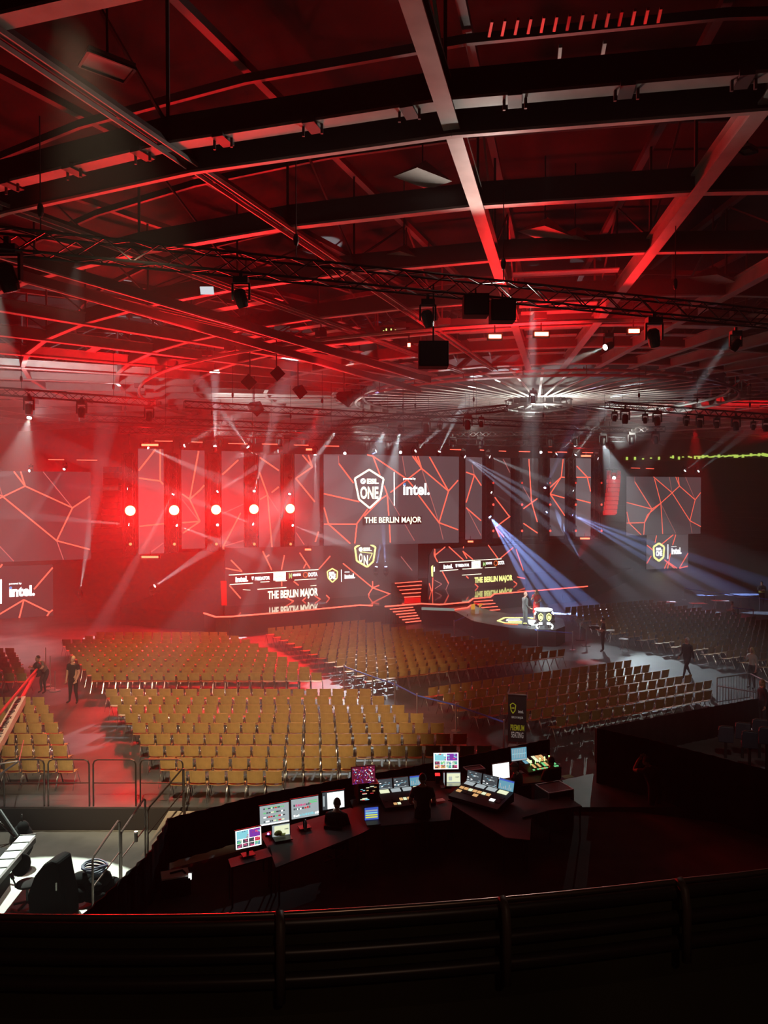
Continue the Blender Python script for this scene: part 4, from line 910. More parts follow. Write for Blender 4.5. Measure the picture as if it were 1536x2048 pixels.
def skew(name, P0, step, rows):
    for k, (kk, t0, cnt) in enumerate(rows):
        o = Vector((P0[0], P0[1], 0)) + f28 * step * kk + e28 * t0
        for i in range(cnt):
            q = o + e28 * (i * .5); px = 768 + q.x / q.y * F
            if px < -25 or px > 1560: continue
            chairs.append((q.x + random.uniform(-.012, .012), q.y + random.uniform(-.02, .02), R(28) + random.uniform(-.03, .03), name, k, i, cnt))
skew('block behind the premium seating sign', (1.75, 29.1), 1.05, [(-5, 1.7, 15), (-4, 1.0, 19), (-3, .1, 21), (-2, 0, 21), (-1, 0, 21), (0, 0, 21)])
skew('middle block before the podium', (-.6, 31.5), 1.0, [(k, 0, c_) for k, c_ in enumerate((21, 20, 19, 19, 18, 17, 16, 16, 15, 14, 13, 13, 12))])
skew('far right block', (16.5, 35.0), 1.02, [(k, max(0, (k - 8) * .4), 21 - max(0, int((k - 8) * .8))) for k in range(-1, 16)])
chairs.sort(key=lambda c_: c_[1])
solo = chairs[:300]; rest = chairs[300:]
BLK = {'near centre block': 'near centre block', 'near left block': 'left block behind the railings', 'rear left block': 'rear left block', 'far left block': 'far left block',
       'block behind the premium seating sign': 'block behind the premium seating sign', 'middle block before the podium': 'middle block', 'far right block': 'far right block'}
first = True
for x, y, rz, blk, ri, si, cnt in solo:
    if blk in ('near left block', 'far left block'): seat = ORD[cnt - 1 - si] + ' seat from its right end'
    else: seat = (ORD[si] + ' seat from its left end') if si < 22 else 'far seat'
    t = thing('wooden_chair', '', 'chair', (x, y, 0), rz, 'wooden chairs in the %s' % blk)
    t['label'] = 'beech chair, %s row from the front, %s, %s' % (ORD[ri], seat.replace(' seat', ' seat'), {'near centre block': 'near centre block', 'near left block': 'near left block',
        'rear left block': 'rear left block', 'far left block': 'far left block', 'block behind the premium seating sign': 'premium block', 'middle block before the podium': 'middle block', 'far right block': 'far right block'}[blk])
    t['label'] = t['label'].replace('row from the front', 'row from the camera')
    for nm, me in (('backrest', me_back), ('seat', me_seat), ('leg', me_leg[0]), ('leg', me_leg[1]), ('crossbar', me_br)):
        o = bpy.data.objects.new(nm, me); COL.objects.link(o); o.parent = t
# the rest as one object
def joined(meshes):
    V = []; Fc = []; Mi = []
    for me, mi in meshes:
        n = len(V); V += [v.co.copy() for v in me.vertices]
        for p in me.polygons: Fc.append([i + n for i in p.vertices]); Mi.append(mi)
    return V, Fc, Mi
V, Fc, Mi = joined([(me_back, 0), (me_seat, 0), (me_leg[0], 1), (me_leg[1], 1)])
m = MB(); m.mats = [M_wood, M_leg]
for x, y, rz, *_ in rest:
    c_, s_ = math.cos(rz), math.sin(rz); n = len(m.v)
    m.v += [Vector((x + v.x * c_ - v.y * s_, y + v.x * s_ + v.y * c_, v.z)) for v in V]
    m.f += [[i + n for i in f] for f in Fc]; m.m += Mi
o = m.build('distant_chairs'); tag(o, 'several hundred more beech chairs in straight rows farther back', 'chairs', None, 'stuff')
# ------------------------------------------------------------------ belts on posts
def barrier(pts, label, zt=.95, belt=True):
    t = thing('rope_barrier', label, 'barrier', pts[0]); off = Matrix.Translation(-pts[0])
    for p in pts:
        m = MB(off); m.tube([p, p + Vector((0, 0, zt))], .028, 8); m.tube([p, p + Vector((0, 0, .02))], .16, 12); m.ball(p + Vector((0, 0, zt)), .035, 8, 5); m.build('post', M_alub, t)
    if belt:
        m = MB(off)
        for i in range(len(pts) - 1): m.bar(pts[i] + Vector((0, 0, zt - .06)), pts[i + 1] + Vector((0, 0, zt - .06)), .015, .05)
        m.build('belt', M_blue, t)
G = lambda x, y: at_z(x, y, 0)
barrier([G(688, 1375), G(745, 1398), G(790, 1415), G(834, 1440), G(912, 1462), G(1008, 1500)], 'long blue belt barrier along the diagonal aisle, centre')
barrier([at_z(908, 1274, 0), at_z(935, 1261, 0), at_z(947, 1274, 0)], 'short angled blue belt barrier at the foot of the catwalk')
barrier([at_z(1032, 1282, 0), at_z(1075, 1294, 0), at_z(1145, 1300, 0)], 'blue belt barrier in front of the podium')
barrier([at_z(1368, 1200, 0), at_z(1519, 1222, 0), at_z(1600, 1232, 0)], 'blue belt barrier along the far right edge of the seats')
barrier([at_z(1465, 1243, 0), at_z(1506, 1248, 0)], 'short blue belt barrier at the far right tables')
for px, py, lb in ((1172, 1292, 'thin metal sign post on the aisle near the podium'), (1160, 1280, 'second thin post behind the sign post near the podium')):
    p = G(px, py); t = thing('sign_stand', lb, 'stand', p); m = MB(); m.tube([(0, 0, 0), (0, 0, 1.0)], .025, 6); m.build('pole', M_alub, t); m = MB(); m.tube([(0, 0, 0), (0, 0, .025)], .24, 14); m.build('foot', M_blk2, t)
    m = MB(); m.box((-.12, 0, 1.08), (.3, .03, .2), Matrix.Rotation(R(35), 3, 'Y')); m.build('plate', M_alub, t)
# premium seating banner
p = at_z(1034, 1482, 0.02); p = at_y(1034, 1480, 24.4); p.z = .02
t = thing('seating_banner', 'tall black banner reading Premium Seating among the chairs', 'banner', (p.x, p.y, 0)); PBn = Plane((p.x, p.y), -14)
off = Matrix.Translation(-Vector((p.x, p.y, 0))); q = [PBn.px(x, y) for x, y in ((1017, 1384), (1054, 1395), (1052, 1480), (1018, 1462))]
q = [(PBn.px(1016, 1420)[0], .22), (PBn.px(1053, 1420)[0], .22), (PBn.px(1053, 1420)[0], 1.72), (PBn.px(1016, 1420)[0], 1.72)]
m = MB(off); m.prism([PBn.w(a, z, 0) for a, z in q], -PBn.n * .02); m.build('panel', mat('banner_print', (.012, .012, .012), .6), t)
m = MB(off); m.bar(PBn.w(q[3][0], 1.74, 0), PBn.w(q[2][0], 1.74, 0), .05, .03); m.bar(PBn.w((q[0][0] + q[1][0]) / 2, 0, -.04), PBn.w((q[0][0] + q[1][0]) / 2, 1.7, -.04), .03); m.bar(PBn.w(q[0][0], .02, -.2), PBn.w(q[1][0], .02, -.2), .3, .03); m.build('frame', M_alub, t)
M_py = mat('print_yellow', (.8, .85, .05), .6); M_pw = mat('print_white', (.8, .8, .8), .6)
m = MB(off); w_ = q[1][0] - q[0][0]; a0 = q[0][0]
def bt(s, u0, u1, z0, z1, mm, hv=.02):
    vs, fs = text_mesh(s, hv); m.use(mm); m.add([PBn.w(a0 + w_ * (u0 + (u1 - u0) * x), z0 - .2 + (z1 - z0) * y, .008) for x, y in vs], fs)
bt('PREMIUM', .14, .88, .78, .97, M_py); bt('SEATING', .18, .84, .55, .74, M_pw); bt('BERLIN MAJOR', .2, .82, 1.15, 1.24, M_pw); bt('intel.', .56, .84, 1.35, 1.45, M_pw)
m.build('lettering', None, t)
m = MB(off); m.use(M_py); P = [(.26, 1.66), (.42, 1.6), (.38, 1.42), (.27, 1.33), (.17, 1.42), (.12, 1.6)]
for i in range(6):
    x_, y_ = P[i], P[(i + 1) % 6]; m.bar(PBn.w(a0 + w_ * x_[0], x_[1] - .2, .008), PBn.w(a0 + w_ * y_[0], y_[1] - .2, .008), .025)
m.bar(PBn.w(a0 + w_ * .2, 1.3, .008), PBn.w(a0 + w_ * .34, 1.3, .008), .03); m.build('shield_logo', None, t)
# crowd barrier at the right
t = thing('crowd_barrier', 'bright metal crowd barrier at the right end of the aisle', 'barrier', G(1432, 1412)); off = Matrix.Translation(-t.location)
for a, b_ in (((1434, 1410), (1500, 1400)), ((1500, 1400), (1545, 1425))):
    A_, B_ = G(*a), G(*b_); m = MB(off)
    for z in (1.05, .12): m.tube([A_ + Vector((0, 0, z)), B_ + Vector((0, 0, z))], .022, 6)
    for i in range(13): q = A_.lerp(B_, i / 12); m.tube([q + Vector((0, 0, .12)), q + Vector((0, 0, 1.05))], .022 if i in (0, 12) else .009, 5)
    m.build('panel', M_alub, t)
t = thing('crowd_barrier', 'grey barrier panel leaning across the aisle end', 'barrier', G(1434, 1410)); off = Matrix.Translation(-t.location); m = MB(off)
A_, B_ = G(1434, 1425), G(1512, 1440)
for z in (1.0, .1): m.tube([A_ + Vector((0, 0, z)), B_ + Vector((0, 0, z))], .022, 6)
for i in range(14): q = A_.lerp(B_, i / 13); m.tube([q + Vector((0, 0, .1)), q + Vector((0, 0, 1.0))], .010, 5)
m.build('panel', M_alub, t)
# small tables and stools on the far right
M_pale = mat('pale_table_top', (.5, .52, .5), .4)
for i, (px, py) in enumerate(((1335, 1225), (1396, 1228), (1440, 1222), (1490, 1214), (1420, 1208))):
    p = G(px, py); t = thing('small_table', 'small pale side table on the far right floor, %s from the left' % ORD[i], 'table', p)
    m = MB(); m.box((0, 0, .72), (1.1, .6, .03)); m.build('table_top', M_pale, t)
    for sx in (-1, 1): m = MB(); m.tube([(sx * .4, .25, 0), (sx * .3, 0, .7), (sx * .4, -.25, 0)], .02, 5); m.build('leg', M_alub, t)
for i, (px, py) in enumerate(((1222, 1283), (1247, 1302))):
    p = G(px, py); t = thing('round_stool', 'small pale stool beside the aisle near the %s' % ('camera operator' if i == 0 else 'far chair rows'), 'stool', p)
    m = MB(); m.tube([(0, 0, .6), (0, 0, .64)], .25, 14); m.build('seat', M_pale, t)
    for a in range(3): m = MB(); m.tube([(0, 0, .6), (.25 * math.cos(a * 2.09), .25 * math.sin(a * 2.09), 0)], .015, 5); m.build('leg', M_alub, t)
# ------------------------------------------------------------------ mixing position
def wall_between(m, A_, B_, z0, z1, th=.05):
    A_ = Vector((A_.x, A_.y, z0)); B_ = Vector((B_.x, B_.y, z0)); n = (B_ - A_).cross(Vector((0, 0, 1))).normalized() * th
    m.prism([A_, B_, B_ + n, A_ + n], (0, 0, z1 - z0))
Fz = .98
FA = at_z(336, 1637, Fz); FB = at_z(548, 1583, Fz); FC = at_z(830, 1532, Fz); FD = at_z(1098, 1478, Fz)
FL = at_z(300, 1702, Fz); FL2 = at_z(150, 1845, Fz)
def cloth_fence(pts, label, z0=-.58, z1=Fz, cat='drape'):
    t = thing('black_drape', label, cat, (pts[0].x, pts[0].y, z0)); off = Matrix.Translation(-t.location)
    m = MB(off)
    for i in range(len(pts) - 1):
        A_, B_ = pts[i], pts[i + 1]; n = max(2, int((B_ - A_).length / .12)); nn = (B_ - A_).cross(Vector((0, 0, 1))).normalized()
        P = [A_.lerp(B_, k / n) + nn * (.025 * math.sin(k * 2.1) + .01 * math.sin(k * 5.7)) for k in range(n + 1)]
        vs = [Vector((p.x, p.y, z0)) for p in P] + [Vector((p.x, p.y, z1)) for p in P] + [Vector((p.x, p.y, z0)) + nn * .03 for p in P] + [Vector((p.x, p.y, z1)) + nn * .03 for p in P]; N = n + 1
        fs = []
        for k in range(n): fs += [(k, k + 1, N + k + 1, N + k), (2 * N + k, 3 * N + k, 3 * N + k + 1, 2 * N + k + 1), (N + k, N + k + 1, 3 * N + k + 1, 3 * N + k)]
        m.add(vs, fs)
    m.build('cloth', M_black, t, True)
    m = MB(off)
    for p in pts: m.tube([Vector((p.x, p.y, z0)), Vector((p.x, p.y, z1))], .03, 6)
    m.build('post', M_blk2, t)
    return t
cloth_fence([FA, FB, FC, FD], 'long black drape fence in front of the mixing desks', z0=0)
cloth_fence([FL2, FL, FA], 'black drape fence along the left side of the mixing area')
R1 = at_z(1192, 1456, 1.05); R2 = at_z(1536, 1391, 1.05); R2 = R1 + (at_z(1430, 1412, 1.05) - R1) * 1.9
cloth_fence([R1, R2], 'high black drape fence behind the chairs on the right', z0=0, z1=1.05)
R3 = at_z(1192, 1462, 1.0)
p = at_y(1195, 1452, 21.5); q = at_y(1300, 1458, 20.5); q2 = at_y(1560, 1492, 18.0)
cloth_fence([Vector((p.x, p.y, 0)), Vector((q.x, q.y, 0)), Vector((q2.x, q2.y, 0))], 'tall black drape wall right of the mixing area', z0=-.58, z1=1.55)
# riser for the mixing area
m = MB(); m.prism([Vector((FA.x + .1, FA.y - .1, -.58)), Vector((FL2.x + .3, FL2.y, -.58)), Vector((9.5, 9.5, -.58)), Vector((14, 17, -.58)), Vector((6.5, 19.7, -.58)), Vector((.2, 19.7, -.58))], (0, 0, .5)); struct(m.build('floor_mixing_area', mat('worn_brown_carpet', (.03, .024, .022), .9, noise_amt=.4, nscale=1.2)))
# content materials
def cmat(name, c, s=1.0): return emis(name, c, s)
C_white = cmat('screen_white', (1, 1, .96), 1.7); C_grey = cmat('screen_grey', (.42, .48, .50), .9); C_dgrey = cmat('screen_dark', (.06, .07, .08), 1)
C_pink = cmat('screen_pink', (.8, .10, .28), .9); C_cyan = cmat('screen_cyan', (.3, .75, .85), .9); C_blue = cmat('screen_blue', (.06, .12, .6), .9)
C_yel = cmat('screen_yellow', (.8, .85, .1), .9); C_green = cmat('screen_green', (.2, .8, .3), .8); C_purp = cmat('screen_purple', (.25, .05, .45), .9); C_teal = cmat('screen_teal', (.15, .38, .5), .9); C_cream = cmat('screen_cream', (.85, .9, .6), 1.0)
C_dred = cmat('screen_dark_red', (.12, .01, .03), 1); C_redd = cmat('screen_red', (.7, .04, .05), .9); C_brown = cmat('screen_amber', (.9, .5, .2), .8)
def content(m, kind, w, h, y=-.004):
    """fills a w x h face centred at the origin in the XZ plane"""
    def rect(u0, v0, u1, v1, mt, d=.001): m.use(mt).add([((u0 - .5) * w, y - d, (v0 - .5) * h), ((u1 - .5) * w, y - d, (v0 - .5) * h), ((u1 - .5) * w, y - d, (v1 - .5) * h), ((u0 - .5) * w, y - d, (v1 - .5) * h)], [(0, 1, 2, 3)])
    rnd = random.Random(kind + str(w))
    if kind == 'multi':
        rect(0, 0, 1, 1, C_white, 0)
        def pic(u0, v0, u1, v1, pal):
            rect(u0, v0, u1, v1, pal[0], .001)
            for _ in range(9):
                x = rnd.uniform(u0, u1 - .04); yv = rnd.uniform(v0, v1 - .05); rect(x, yv, min(u1, x + rnd.uniform(.03, .12)), min(v1, yv + rnd.uniform(.03, .12)), rnd.choice(pal), .002)
        pic(.04, .52, .5, .96, [C_cyan, C_white, C_teal, C_redd]); pic(.53, .52, .96, .96, [C_purp, C_pink, C_redd, C_cyan])
        for i in range(4):
            for j in range(2): pic(.04 + i * .235, .05 + j * .23, .25 + i * .235, .26 + j * .23, rnd.choice([[C_redd, C_pink, C_white], [C_dgrey, C_pink], [C_teal, C_cream, C_green], [C_brown, C_redd, C_dgrey]]))
    elif kind == 'pink':
        rect(0, 0, 1, 1, C_dred, 0)
        for _ in range(130):
            x, yv = rnd.random() * .93, rnd.random() * .92; rect(x, yv, x + rnd.uniform(.015, .06), yv + rnd.uniform(.02, .07), rnd.choice([C_pink, C_redd, C_cyan, C_purp, C_blue, C_dred, C_purp, C_white]), .001 + rnd.random() * .002)
    elif kind == 'sheet':
        rect(0, 0, 1, 1, C_grey, 0); rect(0, 0, 1, .07, C_white)
        for j in range(7):
            v = .14 + j * .11; u = .12
            if j % 2: continue
            while u < .82: s = rnd.uniform(.03, .1); rect(u, v, u + s, v + .07, rnd.choice([C_dgrey, C_redd, C_cream, C_green, C_dgrey, C_white])); u += s + .015
        rect(.35, .85, .7, .9, C_green)
    elif kind == 'sheet2':
        rect(0, 0, 1, 1, C_grey, 0)
        for j, pal in ((.45, [C_redd, C_dgrey, C_white]), (.1, [C_white, C_cyan]), (.62, [C_pink, C_dgrey])):
            u = .08
            while u < (.95 if j < .3 else .7): s = rnd.uniform(.03, .08); rect(u, j, u + s, j + rnd.uniform(.06, .13), rnd.choice(pal)); u += s + .02
        rect(.65, .7, .95, .76, C_green); rect(.65, .8, .95, .84, C_green)
    elif kind == 'white': rect(0, 0, 1, 1, C_dgrey, 0); rect(.22, .02, .98, .95, C_white); rect(.02, .2, .1, .8, C_grey)
    elif kind == 'full': rect(0, 0, 1, 1, C_white, 0)
    elif kind == 'wave':
        rect(0, 0, 1, 1, C_teal, 0); rect(.04, .5, .96, .56, C_cyan); [rect(.06 + .11 * i, .2, .10 + .11 * i, .9, C_grey, .0015) for i in range(8)]; rect(.0, .0, 1, .1, C_grey)
    elif kind == 'yellow':
        rect(0, 0, 1, 1, C_blue, 0); [rect(.06, .15 + .18 * i, .94, .26 + .18 * i, (C_yel, C_yel, C_cyan, C_grey)[i]) for i in range(4)]
    elif kind == 'doc': rect(0, 0, 1, 1, C_grey, 0); rect(.12, .05, .98, .92, C_cream); rect(.3, .2, .5, .6, C_grey); rect(.7, .5, .92, .6, C_dgrey)
    elif kind == 'mix':
        rect(0, 0, 1, 1, C_dgrey, 0)
        for _ in range(14): x, yv = rnd.random() * .85, rnd.random() * .85; rect(x, yv, x + .12, yv + .07, rnd.choice([C_grey, C_grey, C_white, C_teal]))
        rect(0, 0, 1, .05, C_grey)
    elif kind == 'mix2': rect(0, 0, 1, 1, C_teal, 0); rect(.0, .85, 1, 1, C_blue); [rect(.08 + i * .12, .1, .14 + i * .12, .2 + rnd.random() * .5, C_grey) for i in range(7)]
    elif kind == 'desk': rect(0, 0, 1, 1, C_dgrey, 0); rect(.05, .7, .95, .95, C_grey); rect(.1, .35, .4, .6, C_blue); rect(.5, .3, .8, .55, C_cream); rect(.1, .05, .4, .25, C_teal); rect(.45, .05, .9, .2, C_grey)
def place(kind_pts):
    tl, tr, bl = kind_pts
def monitor(name, label, px, py, z, wpx, hpx, kind, yaw, roll=0, stand=True, laptop=False, tilt=-6, foot_z=None, cat='monitor'):
    """px, py is the photo centre of the lit face at height z"""
    c_ = at_z(px, py, z); w = wpx / F * c_.y; h = hpx / F * c_.y
    t = thing(name, label, cat, c_, R(yaw)); Mx = Matrix.Rotation(R(tilt), 4, 'X')
    m = MB(Mx); m.box((0, .02, 0), (w + .03, .03, h + .03)); m.build('casing', M_blk2, t)
    m = MB(Mx); content(m, kind, w, h); m.build('lit_screen', None, t)
    if laptop:
        m = MB(); m.box((0, -h * .55, -h / 2 - .01), (w, h * 1.05, .02)); m.build('keyboard_base', M_alub if laptop == 2 else M_blk2, t)
    elif stand:
        d = z - (foot_z if foot_z is not None else .76)
        m = MB(); m.bar((0, .06, -d), (0, .06, 0), .05, .03); m.box((0, .04, -d + .01), (.26, .2, .02)); m.build('stand', M_blk2, t)
    return t
YW = 24
monitor('computer_monitor', 'leftmost monitor on the mixing desks showing many camera pictures', 497, 1676, 1.12, 53, 36, 'multi', 27)
monitor('computer_monitor', 'large monitor with grey cue list, left of a touching pair', 549, 1628, 1.20, 60, 38, 'sheet', 23)
monitor('computer_monitor', 'large monitor with grey timeline, right of a touching pair', 610, 1615, 1.22, 57, 38, 'sheet2', 23)
monitor('computer_monitor', 'monitor with bright white page behind the seated operator', 667, 1600, 1.22, 46, 34, 'white', 20)
monitor('computer_monitor', 'monitor with red and purple game picture on top of the equipment rack', 727, 1550, 1.45, 48, 33, 'pink', 16, foot_z=1.22)
monitor('computer_monitor', 'multi picture monitor above a laptop, middle of the mixing area', 892, 1522, 1.48, 50, 32, 'multi', 2, foot_z=.8)
monitor('computer_monitor', 'glaring white monitor beside the sound desk', 1002, 1542, 1.2, 38, 30, 'full', 22)
monitor('computer_monitor', 'monitor with blue wave display on the sound desk', 1038, 1508, 1.45, 34, 25, 'wave', 18, foot_z=.95)
monitor('laptop', 'laptop with blue icons in front of the pair of large monitors', 562, 1660, .90, 36, 22, 'doc', 22, laptop=1, cat='laptop')
monitor('laptop', 'laptop with yellow and blue tracks beside the lighting desk', 743, 1627, .93, 28, 24, 'yellow', 12, laptop=1, cat='laptop')
monitor('laptop', 'open laptop with white page below the multi picture monitor', 904, 1555, .98, 34, 19, 'doc', 2, laptop=2, cat='laptop')
# tables
def table(label, pts, z=.74, legs=True):
    P = [at_z(x, y, z) for x, y in pts]; t = thing('work_table', label, 'table', P[0]); t.location.z = -.08; off = Matrix.Translation(-t.location)
    m = MB(off); m.prism([p - Vector((0, 0, .03)) for p in P], (0, 0, .03)); m.build('table_top', mat('dark_table_top', (.018, .015, .014), .7) if 'dark_table_top' not in bpy.data.materials else bpy.data.materials['dark_table_top'], t)
    cx = sum(p.x for p in P) / len(P); cyy = sum(p.y for p in P) / len(P)
    for p in P:
        q = Vector((p.x + (cx - p.x) * .06, p.y + (cyy - p.y) * .08, 0)); m = MB(off); m.tube([q + Vector((0, 0, -.08)), q + Vector((0, 0, z - .03))], .02, 6); m.build('leg', M_blk2, t)
table('small table at the left end of the mixing area', [(456, 1718), (462, 1735), (545, 1712), (540, 1694)])
table('long dark table under the laptops and the two large monitors', [(545, 1715), (552, 1735), (720, 1668), (775, 1640), (700, 1615), (520, 1668)])
table('table under the rack and the left lighting desk', [(722, 1655), (900, 1640), (905, 1605), (830, 1570), (700, 1600)])
table('table under the middle laptop', [(860, 1600), (930, 1600), (935, 1562), (850, 1562)])
table('table under the angled lighting desk', [(880, 1560), (925, 1545), (1065, 1600), (1060, 1680), (1010, 1675), (905, 1610)], z=.70)
table('table under the sound desk at the right', [(970, 1575), (1120, 1560), (1110, 1520), (1000, 1530)])
table('small table beside the flight case at the right', [(1045, 1635), (1100, 1620), (1164, 1612), (1130, 1590), (1060, 1600)])
# consoles
def console(label, px, py, z, w, d, yaw, scr, parts):
    c_ = at_z(px, py, z); t = thing('mixing_console', label, 'mixing desk', c_, R(yaw)); rnd = random.Random(label)
    m = MB(); m.prism([(-w / 2, -d / 2, 0), (-w / 2, d / 2, 0), (-w / 2, d / 2, .22), (-w / 2, -d / 2, .07)], (w, 0, 0)); m.build('body', M_blk2, t)
    sl = math.atan2(.15, d); Mx = Matrix.Translation((0, 0, .150)) @ Matrix.Rotation(sl, 4, 'X')
    def rect(u0, v0, u1, v1, mt): MB(Mx).use(mt).box(((u0 + u1 - 1) / 2 * w, (v0 + v1 - 1) / 2 * d, .0), (abs(u1 - u0) * w, abs(v1 - v0) * d, .012)).build('lit_button', None, t)
    for r0, r1, n, pal, frac in parts:
        for i in range(n):
            if rnd.random() < frac: u = .04 + .92 * i / n; rect(u, r0, u + .92 / n * .8, r1, rnd.choice(pal))
    n = len(scr)
    for i, kd in enumerate(scr):
        ww = w / n * .9; x = (i + .5) * w / n - w / 2; Ms = Matrix.Translation((x, d / 2 + .03, .22 + ww * .3)) @ Matrix.Rotation(R(-14), 4, 'X')
        m = MB(Ms); m.box((0, .02, 0), (ww + .02, .03, ww * .6 + .02)); o = m.build('screen_casing', M_blk2, t); m = MB(Ms); content(m, kd, ww, ww * .6); m.build('lit_screen', None, o)
    return t
console('lighting desk with three tilted screens behind the standing operator', 812, 1604, .74, 1.25, .75, 16, ['mix', 'mix', 'mix2'], [(.78, .96, 4, [C_cream, C_grey], 1), (.3, .42, 12, [C_brown, C_cream, M_blk2], .7), (.1, .2, 12, [C_brown, C_cream, M_blk2], .4)])
console('angled lighting desk with three screens in front of the capped operator', 962, 1600, .74, 1.35, .8, -38, ['mix', 'mix', 'mix2'], [(.78, .96, 4, [C_cream, C_grey], 1), (.5, .62, 10, [C_brown, C_cream, M_blk2], .7), (.3, .42, 8, [C_white, C_brown, M_blk2], .6)])
console('sound desk with green and amber lit channels', 1075, 1536, .74, 1.05, .7, 24, [], [(.55, .95, 8, [C_brown, C_teal, C_cream, M_blk2], .75), (.2, .45, 12, [C_green, C_cream, C_brown, M_blk2], .8), (.05, .12, 14, [C_brown, C_green], .6)])
for i in range(5):
    p = at_z(1062 + i * 9, 1522 - i * 2.5, 1.0); m = MB(); m.ball((0, 0, 0), .02, 8, 5); m.tube([(0, 0, 0), (0, .05, -.2)], .006, 4); o = m.build('gooseneck_lamp', lens_mat((.3, 1, .2), 4)); o.location = p; tag(o, 'tiny green lamp over the sound desk, %s from the left' % ORD[i], 'lamp')
p = at_z(875, 1549, 1.0); t = thing('cue_light', 'small glowing red cue light beside the middle laptop', 'lamp', p); m = MB(); m.box((0, 0, 0), (.12, .08, .05)); m.build('lens', emis('cue_red', (1, .02, .02), 2.5), t); m = MB(); m.box((0, 0, -.12), (.1, .1, .2)); m.build('stand', M_blk2, t)
p = at_z(537, 1673, .80); t = thing('desk_phone', 'small device with violet light beside the leftmost monitor', 'device', p); m = MB(); m.box((0, 0, .03), (.12, .1, .05)); m.build('body', M_blk2, t); m = MB(); m.ball((0, -.03, .07), .025, 8, 5); m.build('light', lens_mat((.35, .2, 1), 4), t)
# rack and cases
def case(name, label, px, py, z, size, yaw, cat='flight case', lights=None):
    c_ = at_z(px, py, z); t = thing(name, label, cat, c_, R(yaw)); w, d, h = size
    m = MB(); m.box((0, 0, h / 2), (w, d, h)); m.build('body', M_blk2, t, bevel=.01)
    m = MB()
    for sx in (-1, 1):
        for sy in (-1, 1): m.bar((sx * w / 2, sy * d / 2, 0), (sx * w / 2, sy * d / 2, h), .025)
        m.bar((sx * w / 2, -d / 2, h), (sx * w / 2, d / 2, h), .025)
    for sy in (-1, 1):
        for z_ in (h, h * .8): m.bar((-w / 2, sy * d / 2, z_), (w / 2, sy * d / 2, z_), .025)
    m.build('metal_edge', M_alub, t)
    if lights:
        rnd = random.Random(label)
        for _ in range(16): MB().use(rnd.choice(lights)).box((rnd.uniform(-.4, .4) * w, -d / 2 - .008, rnd.uniform(.15, .9) * h), (rnd.uniform(.02, .12), .01, .014)).build('indicator_light', None, t)
    return t
case('equipment_rack', 'equipment rack with amber lights under the game picture monitor', 733, 1597, .78, (.5, .45, .42), 14, 'rack', [C_brown, C_cream, C_cyan, C_redd])
case('flight_case', 'metal edged flight case on the right of the mixing area', 1108, 1650, -.08, (.7, .6, .95), 22)
case('flight_case', 'tall dark flight case where the operator rests both arms, far right', 1265, 1600, -.58, (.85, .6, 1.25), -24)
case('flight_case', 'low case on the table at the middle of the mixing area', 948, 1545, .75, (.5, .3, .12), 18)
# water bottle, cap, paper
p = at_z(611, 1660, .76); t = thing('water_bottle', 'clear plastic water bottle in front of the large monitors', 'bottle', p); m = MB(); m.tube([(0, 0, 0), (0, 0, .17), (0, 0, .21)], [.035, .035, .014], 10); m.build('bottle', mat('bottle_plastic', (.25, .28, .3), .1), t); m = MB(); m.tube([(0, 0, .21), (0, 0, .235)], .015, 8); m.build('cap', M_pw, t)
p = at_z(556, 1668, .82); t = thing('baseball_cap', 'yellow green cap lying by the laptop with blue icons', 'cap', p); m = MB(); m.ball((0, 0, 0), (.1, .1, .09), 12, 6, zmin=0); m.build('crown', mat('cap_green', (.3, .35, .06), .7), t); m = MB(); m.box((.1, -.02, .005), (.12, .14, .01)); m.build('peak', bpy.data.materials['cap_green'], t)
M_paper = mat('paper', (.75, .75, .7), .7)
for i, (px, py, z, s, lb) in enumerate(((660, 1637, .78, .14, 'small white note on the desk beside the seated operator'), (880, 1600, .78, .22, 'amber lit sheet right of the left lighting desk'), (1135, 1553, .4, .3, 'green yellow sheet lying right of the sound desk'))):
    o = MB().box((0, 0, 0), (s, s * .7, .006)).build('sheet_of_paper', M_paper if i < 2 else mat('paper_green', (.45, .6, .1), .7)); o.location = at_z(px, py, z); o.rotation_euler = (0, 0, .4); tag(o, lb, 'paper')
# ------------------------------------------------------------------ railings on the left
M_rail = mat('dark_rail', (.10, .07, .06), .3, metal=.7)
def rail_frame(p, q, h, label, mid=True):
    t = thing('guard_rail', label, 'railing', p); off = Matrix.Translation(-p); d = (q - p); d.normalize(); u = Vector((0, 0, 1))
    m = MB(off); r = .12
    m.tube([p, p + u * (h - r), p + u * (h - r * .3) + d * r * .3, p + u * h + d * r, q + u * h - d * r, q + u * (h - r * .3) - d * r * .3, q + u * (h - r), q], .021, 6); m.build('frame', M_rail, t)
    if mid: m = MB(off); m.tube([p + u * h * .5, q + u * h * .5], .014, 6); m.build('middle_rail', M_rail, t)
fr = [(-90, -8), (9, 89), (97, 179), (187, 272), (281, 366)]
for i, (x0, x1) in enumerate(fr):
    rail_frame(at_z(x0, 1612, 0), at_z(x1, 1612, 0), 1.22, 'thin metal guard rail at the floor edge, %s' % ['leftmost, half out of view', 'second from the left', 'third from the left', 'fourth from the left, before the red floor', 'at the top of the ramp'][i])
